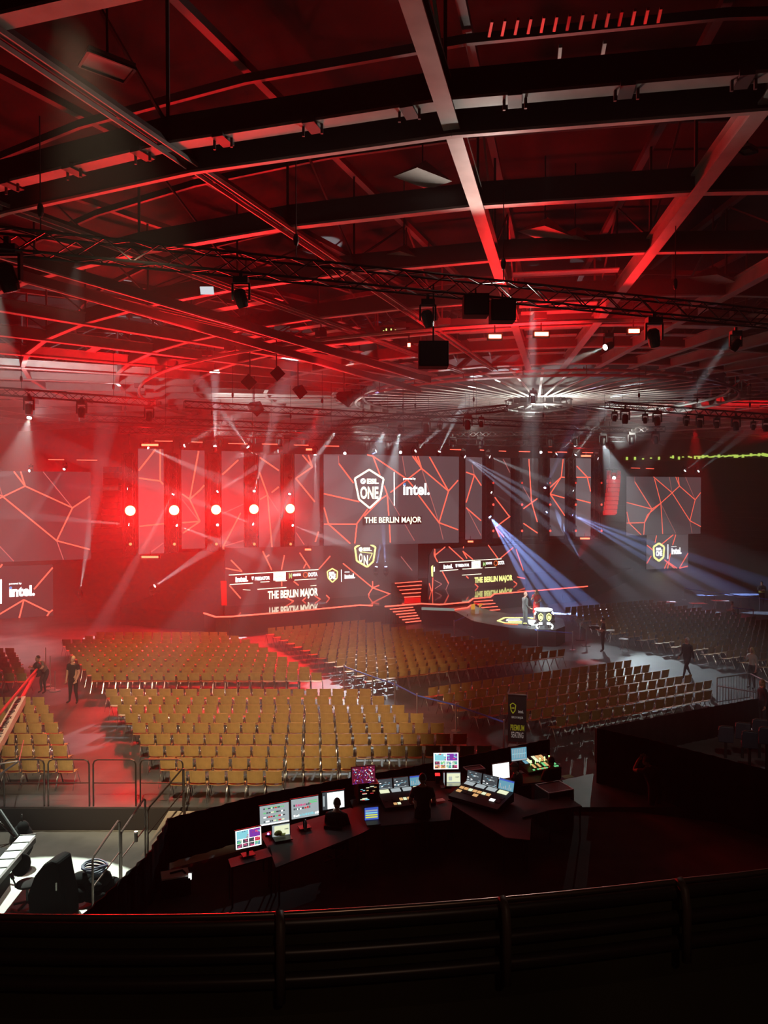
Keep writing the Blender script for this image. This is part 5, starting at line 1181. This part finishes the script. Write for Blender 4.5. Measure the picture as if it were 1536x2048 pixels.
# ramp with slanted rails
ra = at_z(345, 1622, 0); rb = at_z(392, 1622, 0); rc = at_z(296, 1716, -.58)
m = MB(); A0 = at_z(337, 1622, 0); A1 = at_z(400, 1622, 0); B0 = at_z(282, 1712, -.58); B1 = at_z(318, 1712, -.58)
m.prism([A0, A1, B1, B0], (0, 0, -.04)); struct(m.build('trim_ramp', mat('ramp_carpet', (.3, .25, .2), .8)))
def slant(pa, ha, pb, hb, label):
    t = thing('ramp_handrail', label, 'handrail', pa); off = Matrix.Translation(-pa); u = Vector((0, 0, 1))
    m = MB(off); m.tube([pa, pa + u * (ha - .05), pa + u * ha + (pb - pa).normalized() * .08, pb + u * hb - (pb - pa).normalized() * .08, pb + u * (hb - .05), pb], .024, 6); m.build('frame', M_rail, t)
    m = MB(off); m.tube([pa + u * ha * .5, pb + u * hb * .5], .016, 6); m.build('middle_rail', M_rail, t)
slant(at_z(296, 1718, -.58), 1.2, at_z(368, 1628, 0), 1.2, 'sloping handrail at the top of the ramp')
slant(at_z(243, 1770, -.58), 1.2, at_z(291, 1716, -.58), 1.45, 'sloping handrail in the middle of the ramp')
slant(at_z(186, 1835, -.58), 1.25, at_z(240, 1768, -.58), 1.45, 'sloping handrail nearest the camera')
p = at_y(272, 1675, 17.2); t = thing('thermos_bottle', 'dark tall bottle standing on the black ledge by the ramp', 'bottle', (p.x, p.y, at_y(272, 1683, 17.2).z)); m = MB(); m.tube([(0, 0, 0), (0, 0, .2)], .04, 10); m.build('body', M_rail, t); m = MB(); m.tube([(0, 0, .2), (0, 0, .23)], .043, 10); m.build('lid', M_pale, t)
# lit tray in the dark
p = at_z(350, 1748, .3); t = thing('white_tray', 'white lit tray with cables in the dark left of the mixing area', 'tray', p, R(20)); m = MB(); m.box((0, 0, 0), (.55, .35, .03)); m.build('tray', M_paper, t); m = MB(); m.tube([(-.1, 0, .03), (.15, .03, .04), (.2, -.1, .03)], .02, 6); m.build('cable', M_black, t)
m = MB(); m.box((0, 0, -.33), (.6, .45, .6)); m.build('box', M_black, t)
p = at_z(380, 1753, .3); t = thing('small_screen', 'tiny white glowing display right of the white tray', 'device', p); m = MB(); m.box((0, 0, 0), (.06, .02, .12)); m.build('lit_screen', C_white, t); m = MB(); m.box((0, .03, 0), (.09, .03, .15)); m.build('casing', M_blk2, t)
# foreground silhouettes on the lit lower floor
Zf = -.58
c_ = at_z(112, 1824, Zf); t = thing('covered_case', 'big rounded case under a black cover on the lit floor', 'case', c_, R(-12))
prof = [(-.42, 0), (-.46, .45), (-.30, .85), (-.08, 1.12), (.10, 1.22), (.24, 1.20), (.32, .8), (.42, .4), (.42, 0)]
M_vb = mat('deep_black_cover', (.003, .003, .003), .9, spec=.05); m = MB(); m.prism([(x, -.3, z) for x, z in prof], (0, .5, 0)); o = m.build('cover', M_vb, t, bevel=.05)
m = MB(); m.box((.24, -.32, .72), (.02, .02, .16)); m.build('reflective_strip', M_paper, t)
c_ = at_z(55, 1812, Zf); t = thing('office_chair', 'dark office chair with armrest beside the covered case', 'chair', c_, R(40))
m = MB(); m.ball((0, 0, .48), (.25, .25, .06), 14, 6); m.build('seat', M_black, t, True); m = MB(); m.ball((-.05, .25, .8), (.2, .05, .25), 12, 8); m.build('backrest', M_black, t, True)
m = MB(); m.bar((-.3, -.1, .72), (-.3, .15, .72), .06, .03); m.bar((-.3, 0, .72), (-.22, 0, .5), .03); m.build('armrest', M_blk2, t); m = MB(); m.tube([(0, 0, .1), (0, 0, .45)], .03, 8)
for a in range(5): m.bar((0, 0, .1), (.28 * math.cos(a * 1.2566), .28 * math.sin(a * 1.2566), .05), .04)
m.build('base', M_blk2, t)
c_ = at_z(190, 1800, Zf); t = thing('cable_drum', 'heap of dark bags and blue coiled cable behind the handrails', 'cable', c_)
m = MB()
for i in range(5): m.tube([(math.cos(a * .5236) * (.19 + .02 * i), math.sin(a * .5236) * (.13 + .02 * i), .62 + .035 * i + .03 * math.sin(a + i)) for a in range(13)], .022, 6, False)
m.build('blue_cable', mat('blue_cable', (.008, .012, .035), .6), t, True)
m = MB(); rnd = random.Random(5)
for _ in range(12): m.ball((rnd.uniform(-.3, .3), rnd.uniform(-.2, .2), rnd.uniform(.15, .5)), (rnd.uniform(.15, .28), rnd.uniform(.12, .2), rnd.uniform(.12, .2)), 10, 6)
m.build('bag', M_vb, t, True)
c_ = at_z(45, 1735, Zf); t = thing('black_bag', 'round black bag hanging beside the jib platform', 'bag', c_); m = MB(); m.ball((0, 0, .62), (.26, .24, .42), 14, 9); m.ball((.03, -.02, .95), (.14, .14, .16), 10, 6); m.build('bag', M_vb, t, True); m = MB(); m.tube([(0, 0, 1.05), (0, 0, 1.25)], .015, 6); m.build('strap', M_blk2, t)
m = MB(); m.bar((0, 0, 0), (0, 0, .3), .08); m.build('stand', M_blk2, t)
# jib platform and counterweight
c_ = at_z(-10, 1800, Zf); t = thing('jib_platform', 'wheeled jib base with pale slatted rail at the left edge', 'platform', c_)
off = Matrix.Translation(-c_); a_, b2_ = at_z(0, 1735, .45), at_z(55, 1673, .45)
m = MB(off); m.bar(a_ - (b2_ - a_) * .8, b2_, .34, .04); m.build('slatted_rail', M_pale, t); m = MB(off); d = (b2_ - a_)
for i in range(7): q = a_ - d * .6 + d * 1.6 * i / 6; m.bar(q + Vector((-.17, 0, .03)), q + Vector((.17, .05, .03)), .03, .02)
m.bar(a_ - d * .8 + Vector((.2, -.1, -.03)), b2_ + Vector((.2, -.1, -.03)), .06, .12); m.build('slat', M_blk2, t)
m = MB(off); m.prism([Vector((p.x, p.y, Zf)) for p in (a_ - d * .8 + Vector((-.6, 0, 0)), a_ - d * .8 + Vector((-.2, 0, 0)), b2_ + Vector((-.35, -.1, 0)), b2_ + Vector((-.7, 0, 0)))], (0, 0, .8)); m.build('base', M_black, t)
m = MB(off); m.tube([at_y(0, 1620, 17.5), at_y(35, 1672, 17.2)], .03, 6); m.tube([at_y(-5, 1640, 17.5), at_y(30, 1675, 17.2)], .02, 6); m.build('strut', M_blk2, t)
# jib arm
M_jred = mat('red_arm', (.35, .03, .03), .35); M_jw = mat('white_arm_wrap', (.72, .74, .66), .5)
ja = at_y(-55, 1600, 19.6); jb = at_y(72, 1345, 31.0); t = thing('camera_jib', 'long camera jib arm with white lettered wrap reaching up from the left edge', 'camera jib', ja); off = Matrix.Translation(-ja)
wa, wb = at_y(-30, 1532, 20.4), at_y(42, 1400, 26.5)
m = MB(off); m.bar(wa, wb, .30, .26); m.build('lettered_wrap', M_jw, t)
m = MB(off); dd = (wb - wa); rnd = random.Random(3)
sidev = dd.cross(Vector((0, 0, 1))).normalized(); topv = sidev.cross(dd).normalized() * .14
for i in range(40):
    k = .03 + .94 * i / 40
    if i % 9 == 8: continue
    q = wa + dd * k + topv; h_ = rnd.choice([.05, .07, .09]); m.bar(q - sidev * h_, q + sidev * h_ * rnd.choice([.3, .9, 1]), .035, .012); 
    if rnd.random() < .5: m.bar(q + sidev * h_ * .5, q + sidev * h_ * .5 + dd.normalized() * .09, .03, .012)
m.build('wrap_lettering', M_blk2, t)
m = MB(off); m.tube([wb, jb], .07, 8); m.tube([at_y(-40, 1475, 19), at_y(75, 1337, 31.0)], .045, 8); m.build('red_tube', M_jred, t)
m = MB(off); m.box(jb, (.3, .35, .3)); m.ball(jb + Vector((.1, -.1, .3)), .16, 10, 7); m.build('camera_head', M_blk2, t)
m = MB(off); m.tube([at_y(38, 1522, 19.3), at_y(-20, 1562, 18.6)], .025, 6); m.tube([at_y(38, 1522, 19.3), at_y(-20, 1530, 19)], .02, 6); m.tube([at_y(38, 1522, 19.3), at_y(47, 1480, 21)], .012, 5); m.build('steering_bar', M_alub, t)
# microphone stands near the jib operator
for i, (px, yt, yb) in enumerate(((92, 1288, 1365), (101, 1305, 1372), (110, 1335, 1376))):
    p = G(px, yb + 6); h_ = (yb - yt) / F * p.y; t = thing('thin_stand', 'thin metal stand beside the jib operator, %s' % ['tallest and farthest left', 'middle one', 'shortest one'][i], 'stand', p)
    m = MB(); m.tube([(0, 0, 0), (0, 0, h_)], .018, 6); m.build('pole', M_alub, t); m = MB(); m.tube([(0, 0, 0), (0, 0, .03)], .22, 12); m.build('foot', M_alub, t)
# seats at the lower right
M_sb = mat('seat_blue', (.05, .06, .09), .5)
for i, (px, py) in enumerate(((1452, 1453), (1486, 1446), (1520, 1439), (1500, 1463), (1534, 1455))):
    p = at_y(px, py, 23.5 if i < 3 else 22.2); z_ = p.z
    t = thing('folding_seat', 'blue grey folding seat behind the black drape wall, %s row, %s from the left' % ('upper' if i < 3 else 'lower', ORD[i % 3]), 'seat', (p.x, p.y, 0), R(-20))
    m = MB(); m.box((0, 0, z_ - .25), (.44, .05, .5)); m.build('backrest', M_sb, t, bevel=.03); m = MB(); m.box((0, .22, z_ - .42), (.42, .4, .05)); m.build('seat', M_sb, t, bevel=.02)
    m = MB(); m.tube([(-.21, -.02, z_ - .12), (-.19, -.02, z_ - .02), (-.12, -.02, z_ + .02), (.2, -.02, z_ + .02)], .014, 5); m.build('rim', M_alub, t); m = MB(); m.bar((0, .05, 0), (0, .05, z_ - .3), .08); m.build('post', M_blk2, t)
# ------------------------------------------------------------------ gallery rail in front of the camera
M_pad = mat('dark_rail_pad', (.035, .026, .022), .35); M_strap = mat('rail_clamp', (.10, .075, .06), .5)
def gpt(px, py, z): return at_z(px, py, z)
t = thing('gallery_rail', 'dark curved handrail of the gallery across the bottom', 'railing', gpt(0, 1833, 6.4)); off = Matrix.Translation(-t.location)
def curve_pts(lst, z):
    P = [gpt(x, y, z) for x, y in lst]; out = []
    for i in range(len(P) - 1):
        for k in range(6):
            tt = k / 6; p0 = P[max(0, i - 1)]; p1 = P[i]; p2 = P[i + 1]; p3 = P[min(len(P) - 1, i + 2)]
            out.append(.5 * ((2 * p1) + (p2 - p0) * tt + (2 * p0 - 5 * p1 + 4 * p2 - p3) * tt * tt + (3 * p1 - p0 - 3 * p2 + p3) * tt ** 3))
    return out + [P[-1]]
top = curve_pts([(-300, 1822), (0, 1833), (300, 1835), (560, 1829), (800, 1815), (1005, 1799), (1200, 1780), (1360, 1762), (1536, 1742), (1800, 1700)], 6.4)
M_top = mat('pale_steel_rail', (.30, .24, .20), .28, metal=.8)  # paler than the padded rails below
m = MB(off); m.tube(top, .012, 10); m.build('top_rail', M_top, t, True)
for j, dz in enumerate((.055, .16, .27)):
    m = MB(off); m.tube([p + Vector((0, 0.03 if j == 0 else -.0, -dz)) for p in top], (.036, .03, .03)[j], 10); m.build('padded_rail', M_pad, t, True)
for px, py in ((558, 1830), (1003, 1800), (1357, 1763)):
    p = gpt(px, py, 6.4); m = MB(off); m.tube([p + Vector((0, .0, .012)), p + Vector((.012, -.04, -.02)), p + Vector((.014, -.06, -.1)), p + Vector((.014, -.06, -.32))], .02, 8); m.build('post', M_strap, t, True)
m = MB(); N = len(top); vs = [p + Vector((0, .05, -.03)) for p in top] + [p + Vector((0, .05, -.45)) for p in top] + [p + Vector((0, -.9, -1.1)) for p in top]
m.add(vs, [(i, i + 1, N + i + 1, N + i) for i in range(N - 1)] + [(i + 1, i, 2 * N + i, 2 * N + i + 1) for i in range(0)] + [(N + i, N + i + 1, 2 * N + i + 1, 2 * N + i) for i in range(N - 1)]); struct(m.build('wall_gallery_parapet', mat('parapet_paint', (.035, .030, .012), .8, noise_amt=.3, nscale=2)))
# ------------------------------------------------------------------ people
def person(label, loc, rz, pose, shirt, trousers, skin=None, hair=None, shoes=None, h=1.78, female=False, dress=None, longhair=False, extra=None, sleeve='short', cap=None):
    """pose: joint positions for a 1.78 m figure, x right, y forward, z up"""
    skin = skin or M_skin; shoes = shoes or M_blk2; s = h / 1.78
    t = thing('person', label, 'person', loc, rz); J = {k: Vector(v) for k, v in pose.items()}
    bm = bmesh.new(); idx = {}
    order = [('pelvis', .165), ('waist', .155 if not female else .115), ('chest', .18 if not female else .135), ('collar', .11), ('neck', .062), ('skull', .05)]
    radii = dict(order); radii.update({'shl': .082, 'shr': .082, 'ell': .054, 'elr': .054, 'wrl': .032, 'wrr': .032, 'hal': .036, 'har': .036, 'hipl': .11, 'hipr': .11, 'knl': .075, 'knr': .075, 'cal': .058, 'car': .058, 'anl': .042, 'anr': .042, 'tol': .038, 'tor': .038})
    for k in ('l', 'r'):
        J['ca' + k] = J['kn' + k].lerp(J['an' + k], .3)
    edges = [('pelvis', 'waist'), ('waist', 'chest'), ('chest', 'collar'), ('collar', 'neck'), ('neck', 'skull')]
    for k in ('l', 'r'):
        edges += [('collar', 'sh' + k), ('sh' + k, 'el' + k), ('el' + k, 'wr' + k), ('wr' + k, 'ha' + k), ('pelvis', 'hip' + k), ('hip' + k, 'kn' + k), ('kn' + k, 'ca' + k), ('ca' + k, 'an' + k), ('an' + k, 'to' + k)]
    names = sorted({n for e in edges for n in e}, key=lambda n: 0 if n == 'pelvis' else 1)
    me = bpy.data.meshes.new('body'); me.from_pydata([tuple(J[n] * s) for n in names], [(names.index(a), names.index(b_)) for a, b_ in edges], [])
    o = bpy.data.objects.new('body', me); COL.objects.link(o)
    md = o.modifiers.new('skin', 'SKIN'); md.use_smooth_shade = True
    for i, n in enumerate(names):
        sv = me.skin_vertices[0].data[i]; r = radii[n] * s
        sv.radius = (r * (1.25 if n in ('chest', 'waist', 'pelvis') else 1), r * (.82 if n in ('chest', 'waist', 'pelvis') else 1)); sv.use_root = (n == 'pelvis')
    sb = o.modifiers.new('sub', 'SUBSURF'); sb.levels = 1; sb.render_levels = 1
    dg = bpy.context.evaluated_depsgraph_get(); dg.update(); ev = o.evaluated_get(dg).to_mesh()
    vs = [v.co.copy() for v in ev.vertices]; fs = [tuple(p.vertices) for p in ev.polygons]; o.evaluated_get(dg).to_mesh_clear(); bpy.data.objects.remove(o)
    m = MB(); m.mats = [shirt, trousers, skin, shoes, M_haird]
    def near(c):
        best = None
        for a, b_ in edges:
            A_, B_ = J[a] * s, J[b_] * s; d = B_ - A_; k = max(0, min(1, (c - A_).dot(d) / max(d.length_squared, 1e-9))); q = (c - (A_ + d * k)).length
            if best is None or q < best[0]: best = (q, a, b_, k)
        return best
    for f in fs:
        c = sum((vs[i] for i in f), Vector()) / len(f); _, a, b_, k = near(c)
        if b_ in ('neck', 'skull'): mi = 2 if (b_ == 'skull' or k > .3) else 0
        elif a[:2] in ('wr',): mi = 2
        elif a[:2] == 'el': mi = 2 if sleeve == 'short' else 0
        elif a[:2] == 'sh': mi = (2 if k > .55 else 0) if sleeve == 'short' else 0
        elif b_[:2] == 'to': mi = 3
        elif a[:2] in ('hi', 'kn', 'ca') or b_[:3] == 'hip': mi = 1 if not dress else (2)
        elif a == 'pelvis': mi = 1 if (k < .35 and not dress) else 0
        else: mi = 0
        m.f.append(list(f)); m.m.append(mi)
    m.v = vs
    # head with face
    H = J['head'] * s; face = Vector(pose.get('face', (0, 1, 0))).normalized(); q = face.to_track_quat('Y', 'Z').to_matrix()
    m.cur = 2
    m.ball(H, (.076 * s, .095 * s, .118 * s), 16, 12, q)
    m.ball(H + q @ Vector((0, .05, -.045)) * s, (.055 * s, .05 * s, .07 * s), 12, 8, q)
    m.ball(H + q @ Vector((0, .098, -.015)) * s, (.012 * s, .018 * s, .026 * s), 8, 6, q)
    for e in (-1, 1):
        m.cur = 2; m.ball(H + q @ Vector((e * .078, 0, -.01)) * s, (.01 * s, .02 * s, .03 * s), 8, 6, q)
        m.cur = 4; m.ball(H + q @ Vector((e * .03, .087, .012)) * s, (.012 * s, .008 * s, .007 * s), 8, 5, q)
    m.cur = 4; m.ball(H + q @ Vector((0, .096, -.058)) * s, (.022 * s, .006 * s, .005 * s), 8, 5, q)
    # hands: palm from the skin chain, five bent fingers each
    m.cur = 2
    for k, sd in (('l', -1), ('r', 1)):
        wr = J['wr' + k] * s; ha = J['ha' + k] * s; d = (ha - wr).normalized(); sx = d.cross(Vector((0, 1, 0)));
        sx = sx.normalized() if sx.length > .1 else Vector((1, 0, 0)); up = sx.cross(d).normalized()
        for i, ln in enumerate((.062, .075, .08, .07)):
            b0 = ha + sx * (i - 1.5) * .019 * s; m.tube([b0, b0 + d * ln * .5 * s + up * .006, b0 + d * ln * .85 * s + up * .028 * s, b0 + d * ln * s + up * .042 * s], [.010 * s, .009 * s, .008 * s, .006 * s], 6)
        b0 = wr.lerp(ha, .45) + sx * -.028 * s * 1; m.tube([b0, b0 - sx * .028 * s + d * .03 * s, b0 - sx * .034 * s + d * .06 * s + up * .012 * s], [.012 * s, .010 * s, .008 * s], 6)
    m.build('body', None, t, True)
    if hair:
        m = MB(); 
        m.ball(H + q @ Vector((0, -.014, .018)) * s, (.084 * s, .098 * s, .115 * s), 16, 10, q, zmin=-.15)
        if longhair:
            for a in range(9):
                an = R(200 + a * 17.5 if a < 5 else 200 + a * 17.5); dx = math.cos(R(-20 - a * 17.5)) * .075; dy = math.sin(R(-20 - a * 17.5)) * .07
                p0 = H + q @ Vector((dx, dy, .03)) * s; m.tube([p0, p0 + Vector((dx * .25, dy * .3, -.15)) * s, p0 + Vector((dx * .3, dy * .3, -.30)) * s], [.03 * s, .035 * s, .018 * s], 8)
        m.build('hair', hair, t, True)
    if cap:
        m = MB(); m.ball(H + q @ Vector((0, -.005, .03)) * s, (.086 * s, .103 * s, .105 * s), 16, 10, q, zmin=0); m.box(H + q @ Vector((0, .12, .035)) * s, (.13 * s, .1 * s, .012 * s), q); m.build('cap', cap, t, True)
    if dress:
        m = MB(); pz = J['pelvis'] * s; ch = J['waist'] * s
        m.tube([ch, pz + Vector((0, 0, .03)), pz + Vector((0, 0, -.25)) * s, pz + Vector((0, .0, -.5)) * s], [.15 * s, .19 * s, .2 * s, .22 * s], 16, False); m.build('skirt', dress, t, True)
    if extra: extra(t, J, s)
    return t
STAND = dict(pelvis=(0, 0, .95), waist=(0, .01, 1.12), chest=(0, 0, 1.30), collar=(0, -.01, 1.44), neck=(0, 0, 1.52), skull=(0, .01, 1.60), head=(0, .02, 1.665),
             shl=(-.19, 0, 1.42), shr=(.19, 0, 1.42), ell=(-.25, -.03, 1.13), elr=(.25, -.03, 1.13), wrl=(-.26, .05, .88), wrr=(.26, .05, .88), hal=(-.26, .08, .80), har=(.26, .08, .80),
             hipl=(-.1, 0, .90), hipr=(.1, 0, .90), knl=(-.11, .02, .49), knr=(.11, .02, .49), anl=(-.12, -.02, .08), anr=(.12, -.02, .08), tol=(-.14, .14, .035), tor=(.14, .14, .035), face=(0, 1, 0))
def P_(**k): d = dict(STAND); d.update(k); return d
SIT = P_(pelvis=(0, 0, .50), waist=(0, .0, .66), chest=(0, .03, .85), collar=(0, .05, .99), neck=(0, .07, 1.07), skull=(0, .09, 1.14), head=(0, .1, 1.21), shl=(-.19, .05, .97), shr=(.19, .05, .97),
         ell=(-.25, .12, .72), elr=(.25, .12, .72), wrl=(-.2, .36, .70), wrr=(.2, .36, .70), hal=(-.19, .43, .70), har=(.19, .43, .70), hipl=(-.1, .02, .47), hipr=(.1, .02, .47), knl=(-.12, .45, .48), knr=(.12, .45, .48),
         anl=(-.12, .42, .08), anr=(.12, .42, .08), tol=(-.13, .57, .035), tor=(.13, .57, .035))
C_blk = mat('black_tshirt', (.012, .011, .012), .9); C_trk = mat('dark_trousers', (.014, .013, .015), .9); C_suit = mat('grey_suit', (.07, .075, .07), .8); C_redr = mat('red_dress_cloth', (.75, .02, .02), .6)
C_greyt = mat('grey_shirt', (.16, .15, .14), .9); C_navy = mat('navy_jacket', (.03, .035, .05), .8); C_vest = mat('yellow_vest', (.75, .8, .15), .7); C_white_s = mat('white_shirt', (.6, .6, .58), .8)
M_hairg = mat('white_hair', (.7, .7, .68), .6)
person('person in black t-shirt and dark trousers with fair hair standing in the left aisle', at_z(147, 1406, 0), R(170), P_(ell=(-.27, .05, 1.15), wrl=(-.22, .16, .92), hal=(-.2, .2, .85), anl=(-.16, 0, .08), anr=(.16, 0, .08), tol=(-.2, .15, .035), tor=(.2, .15, .035)), C_blk, C_trk, hair=M_hairb, h=1.84)
person('person in grey shirt bending at the jib head, left edge', at_z(86, 1386, 0), R(150), P_(pelvis=(0, -.15, .88), waist=(0, -.08, 1.02), chest=(0, .03, 1.17), collar=(0, .12, 1.3), neck=(0, .17, 1.37), skull=(0, .2, 1.43), head=(0, .23, 1.49), shl=(-.2, .1, 1.28), shr=(.2, .1, 1.28), ell=(-.3, .25, 1.1), elr=(.3, .25, 1.1), wrl=(-.15, .45, 1.15), wrr=(.15, .45, 1.15), hal=(-.1, .52, 1.17), har=(.1, .52, 1.17), hipl=(-.1, -.15, .84), hipr=(.1, -.15, .84)), C_greyt, C_trk, hair=M_haird, h=1.75)
person('bald person in a dark grey suit standing on the podium facing the presenter', at_z(1050, 1252, ZP), R(-78), P_(ell=(-.24, .0, 1.13), wrl=(-.18, .2, .98), hal=(-.15, .27, .95), wrr=(.22, .18, .95), har=(.2, .25, .92), anl=(-.13, -.1, .08), tol=(-.14, .07, .035), anr=(.13, .12, .08), tor=(.14, .29, .035)), C_suit, C_suit, h=1.88, sleeve='long')
def mic(t, J, s):
    m = MB(); a = J['har'] * s; m.tube([a + Vector((0, 0, -.08)), a + Vector((0, -.02, .12))], .014, 8); m.ball(a + Vector((0, -.02, .14)), .03, 10, 6); m.build('microphone', M_blk2, t)
person('blond person in red dress speaking into a microphone behind the white desk', at_z(1080, 1247, ZP) + Vector((0, 1.0, 0)), R(165), P_(elr=(.27, .12, 1.18), wrr=(.10, .22, 1.42), har=(.06, .22, 1.49), ell=(-.26, .02, 1.17), wrl=(-.08, .24, 1.08), hal=(-.0, .28, 1.06), face=(.35, 1, -.15)), C_redr, C_redr, hair=M_hairb, h=1.78, female=True, dress=C_redr, longhair=True, sleeve='short', extra=mic)
def cam_extra(t, J, s):
    m = MB(); m.box((-.05, .38, 1.22), (.14, .42, .2)); m.tube([(-.05, .55, 1.22), (-.05, .72, 1.22)], .06, 12); m.build('handheld_camera', M_blk2, t)
    m = MB(); m.box((0, .02, 1.0), (.36, .3, .06)); m.build('camera_belt', M_blk2, t)
person('person in black with headphones holding a camera in the aisle near the podium', at_z(1206, 1303, 0), R(70), P_(elr=(.28, .12, 1.14), wrr=(.08, .32, 1.16), har=(.04, .38, 1.18), ell=(-.28, .12, 1.14), wrl=(-.12, .34, 1.18), hal=(-.09, .4, 1.2), anl=(-.17, 0, .08), tol=(-.2, .15, .035)), C_blk, C_trk, hair=M_haird, h=1.74, extra=cam_extra)
person('person in a dark suit with white hair walking along the right aisle', at_z(1374, 1356, 0), R(118), P_(anl=(-.11, .36, .09), knl=(-.11, .24, .5), tol=(-.12, .52, .05), anr=(.11, -.34, .12), knr=(.11, -.1, .49), tor=(.11, -.2, .04), wrl=(-.25, -.12, .9), hal=(-.25, -.16, .82), wrr=(.25, .2, .92), har=(.25, .25, .85)), C_trk, C_trk, hair=M_hairg, h=1.80, sleeve='long')
def vest(t, J, s):
    m = MB(); m.tube([(0, .0, 1.0), (0, .0, 1.12), (0, 0, 1.2)], [.2, .205, .2], 14, False); m.build('yellow_vest', C_vest, t, True)
person('guard in a dark top with yellow vest standing with folded arms at the far right', at_z(1523, 1212, 0), R(160), P_(elr=(.25, .1, 1.15), wrr=(0, .24, 1.17), har=(-.08, .24, 1.18), ell=(-.25, .1, 1.15), wrl=(0, .27, 1.13), hal=(.08, .27, 1.13)), C_navy, C_trk, hair=M_haird, h=1.8, extra=vest, sleeve='long')
def seat_under(t, J, s):
    m = MB(); m.box((0, 0, .4), (.42, .42, .05)); m.box((0, -.22, .62), (.4, .04, .4))
    for a in (-1, 1):
        for b_ in (-1, 1): m.bar((a * .18, b_ * .18, 0), (a * .18, b_ * .18, .4), .025)
    o = m.build('seat_held', M_blk2, t)
def work_chair(loc, rz, label):
    t = thing('work_chair', label, 'chair', loc, rz); m = MB(); m.box((0, .02, .38), (.44, .44, .06)); m.build('seat', M_black, t, bevel=.02); m = MB(); m.box((0, -.24, .66), (.42, .05, .45)); m.build('backrest', M_black, t, bevel=.02)
    m = MB(); m.tube([(0, 0, .06), (0, 0, .37)], .03, 8); m.build('column', M_blk2, t)
    m = MB(); [m.bar((0, 0, .07), (.27 * math.cos(a * 1.2566), .27 * math.sin(a * 1.2566), .03), .04) for a in range(5)]; m.build('base', M_blk2, t)
p = at_z(1467, 1242, 0); work_chair(p, R(80), 'dark chair under the seated person at the far right tables'); person('person in white top with dark hair sitting at the far right tables', p, R(80), SIT, C_white_s, C_trk, hair=M_haird, h=1.7)
person('person with fair hair standing at the right edge, farther of two', at_z(1532, 1392, 0) + Vector((0, 1.2, 0)), R(110), P_(elr=(.26, .1, 1.16), wrr=(.1, .3, 1.3), har=(.08, .33, 1.38)), C_white_s, C_trk, hair=M_hairb, h=1.72, female=True, longhair=True, sleeve='long')
person('person in dark jacket with light brown hair standing at the right edge, nearer of two', at_z(1524, 1458, 0), R(95), P_(), C_navy, C_trk, hair=mat('brown_hair', (.25, .12, .05), .5), h=1.72, female=True, longhair=True, sleeve='long')
ZM = -.08
p = at_z(672, 1722, ZM); work_chair(p, R(-12), 'chair under the seated operator at the white monitor'); person('person with short hair in dark top sitting before the bright white monitor', p, R(-12), SIT, C_blk, C_trk, hair=mat('dark_blond_hair', (.10, .07, .045), .6), h=1.85, sleeve='long')
person('person in dark shirt standing at the left lighting desk, seen from behind', at_z(845, 1706, ZM), R(2), P_(ell=(-.27, .08, 1.14), wrl=(-.2, .3, 1.0), hal=(-.18, .38, .97), elr=(.27, .08, 1.14), wrr=(.22, .32, 1.02), har=(.2, .4, .99)), mat('brown_shirt', (.05, .04, .036), .9), C_trk, hair=M_haird, h=1.82, sleeve='short')
p = at_z(1036, 1634, ZM); work_chair(p, R(30), 'chair under the capped operator'); person('person wearing a grey cap sitting at the angled lighting desk', p, R(60), SIT, C_blk, C_trk, h=1.85, cap=mat('grey_cap', (.16, .15, .14), .8), sleeve='long')
p = at_z(1106, 1622, ZM); work_chair(p, R(-5), 'chair under the operator at the sound desk'); person('person in black with short dark hair sitting at the sound desk', p, R(20), SIT, C_blk, C_trk, hair=M_haird, h=1.85, sleeve='long')
person('person in black with raised forearms leaning on the tall flight case', at_z(1310, 1652, -.58), R(25), P_(waist=(0, .05, 1.1), chest=(0, .12, 1.25), collar=(0, .2, 1.38), neck=(0, .25, 1.45), skull=(0, .29, 1.5), head=(0, .33, 1.55), shl=(-.19, .2, 1.36), shr=(.19, .2, 1.36), ell=(-.26, .48, 1.3), elr=(.24, .46, 1.34), wrl=(-.1, .5, 1.53), wrr=(.1, .48, 1.56), hal=(-.06, .46, 1.6), har=(.06, .45, 1.62)), C_blk, C_trk, hair=M_haird, h=1.85)
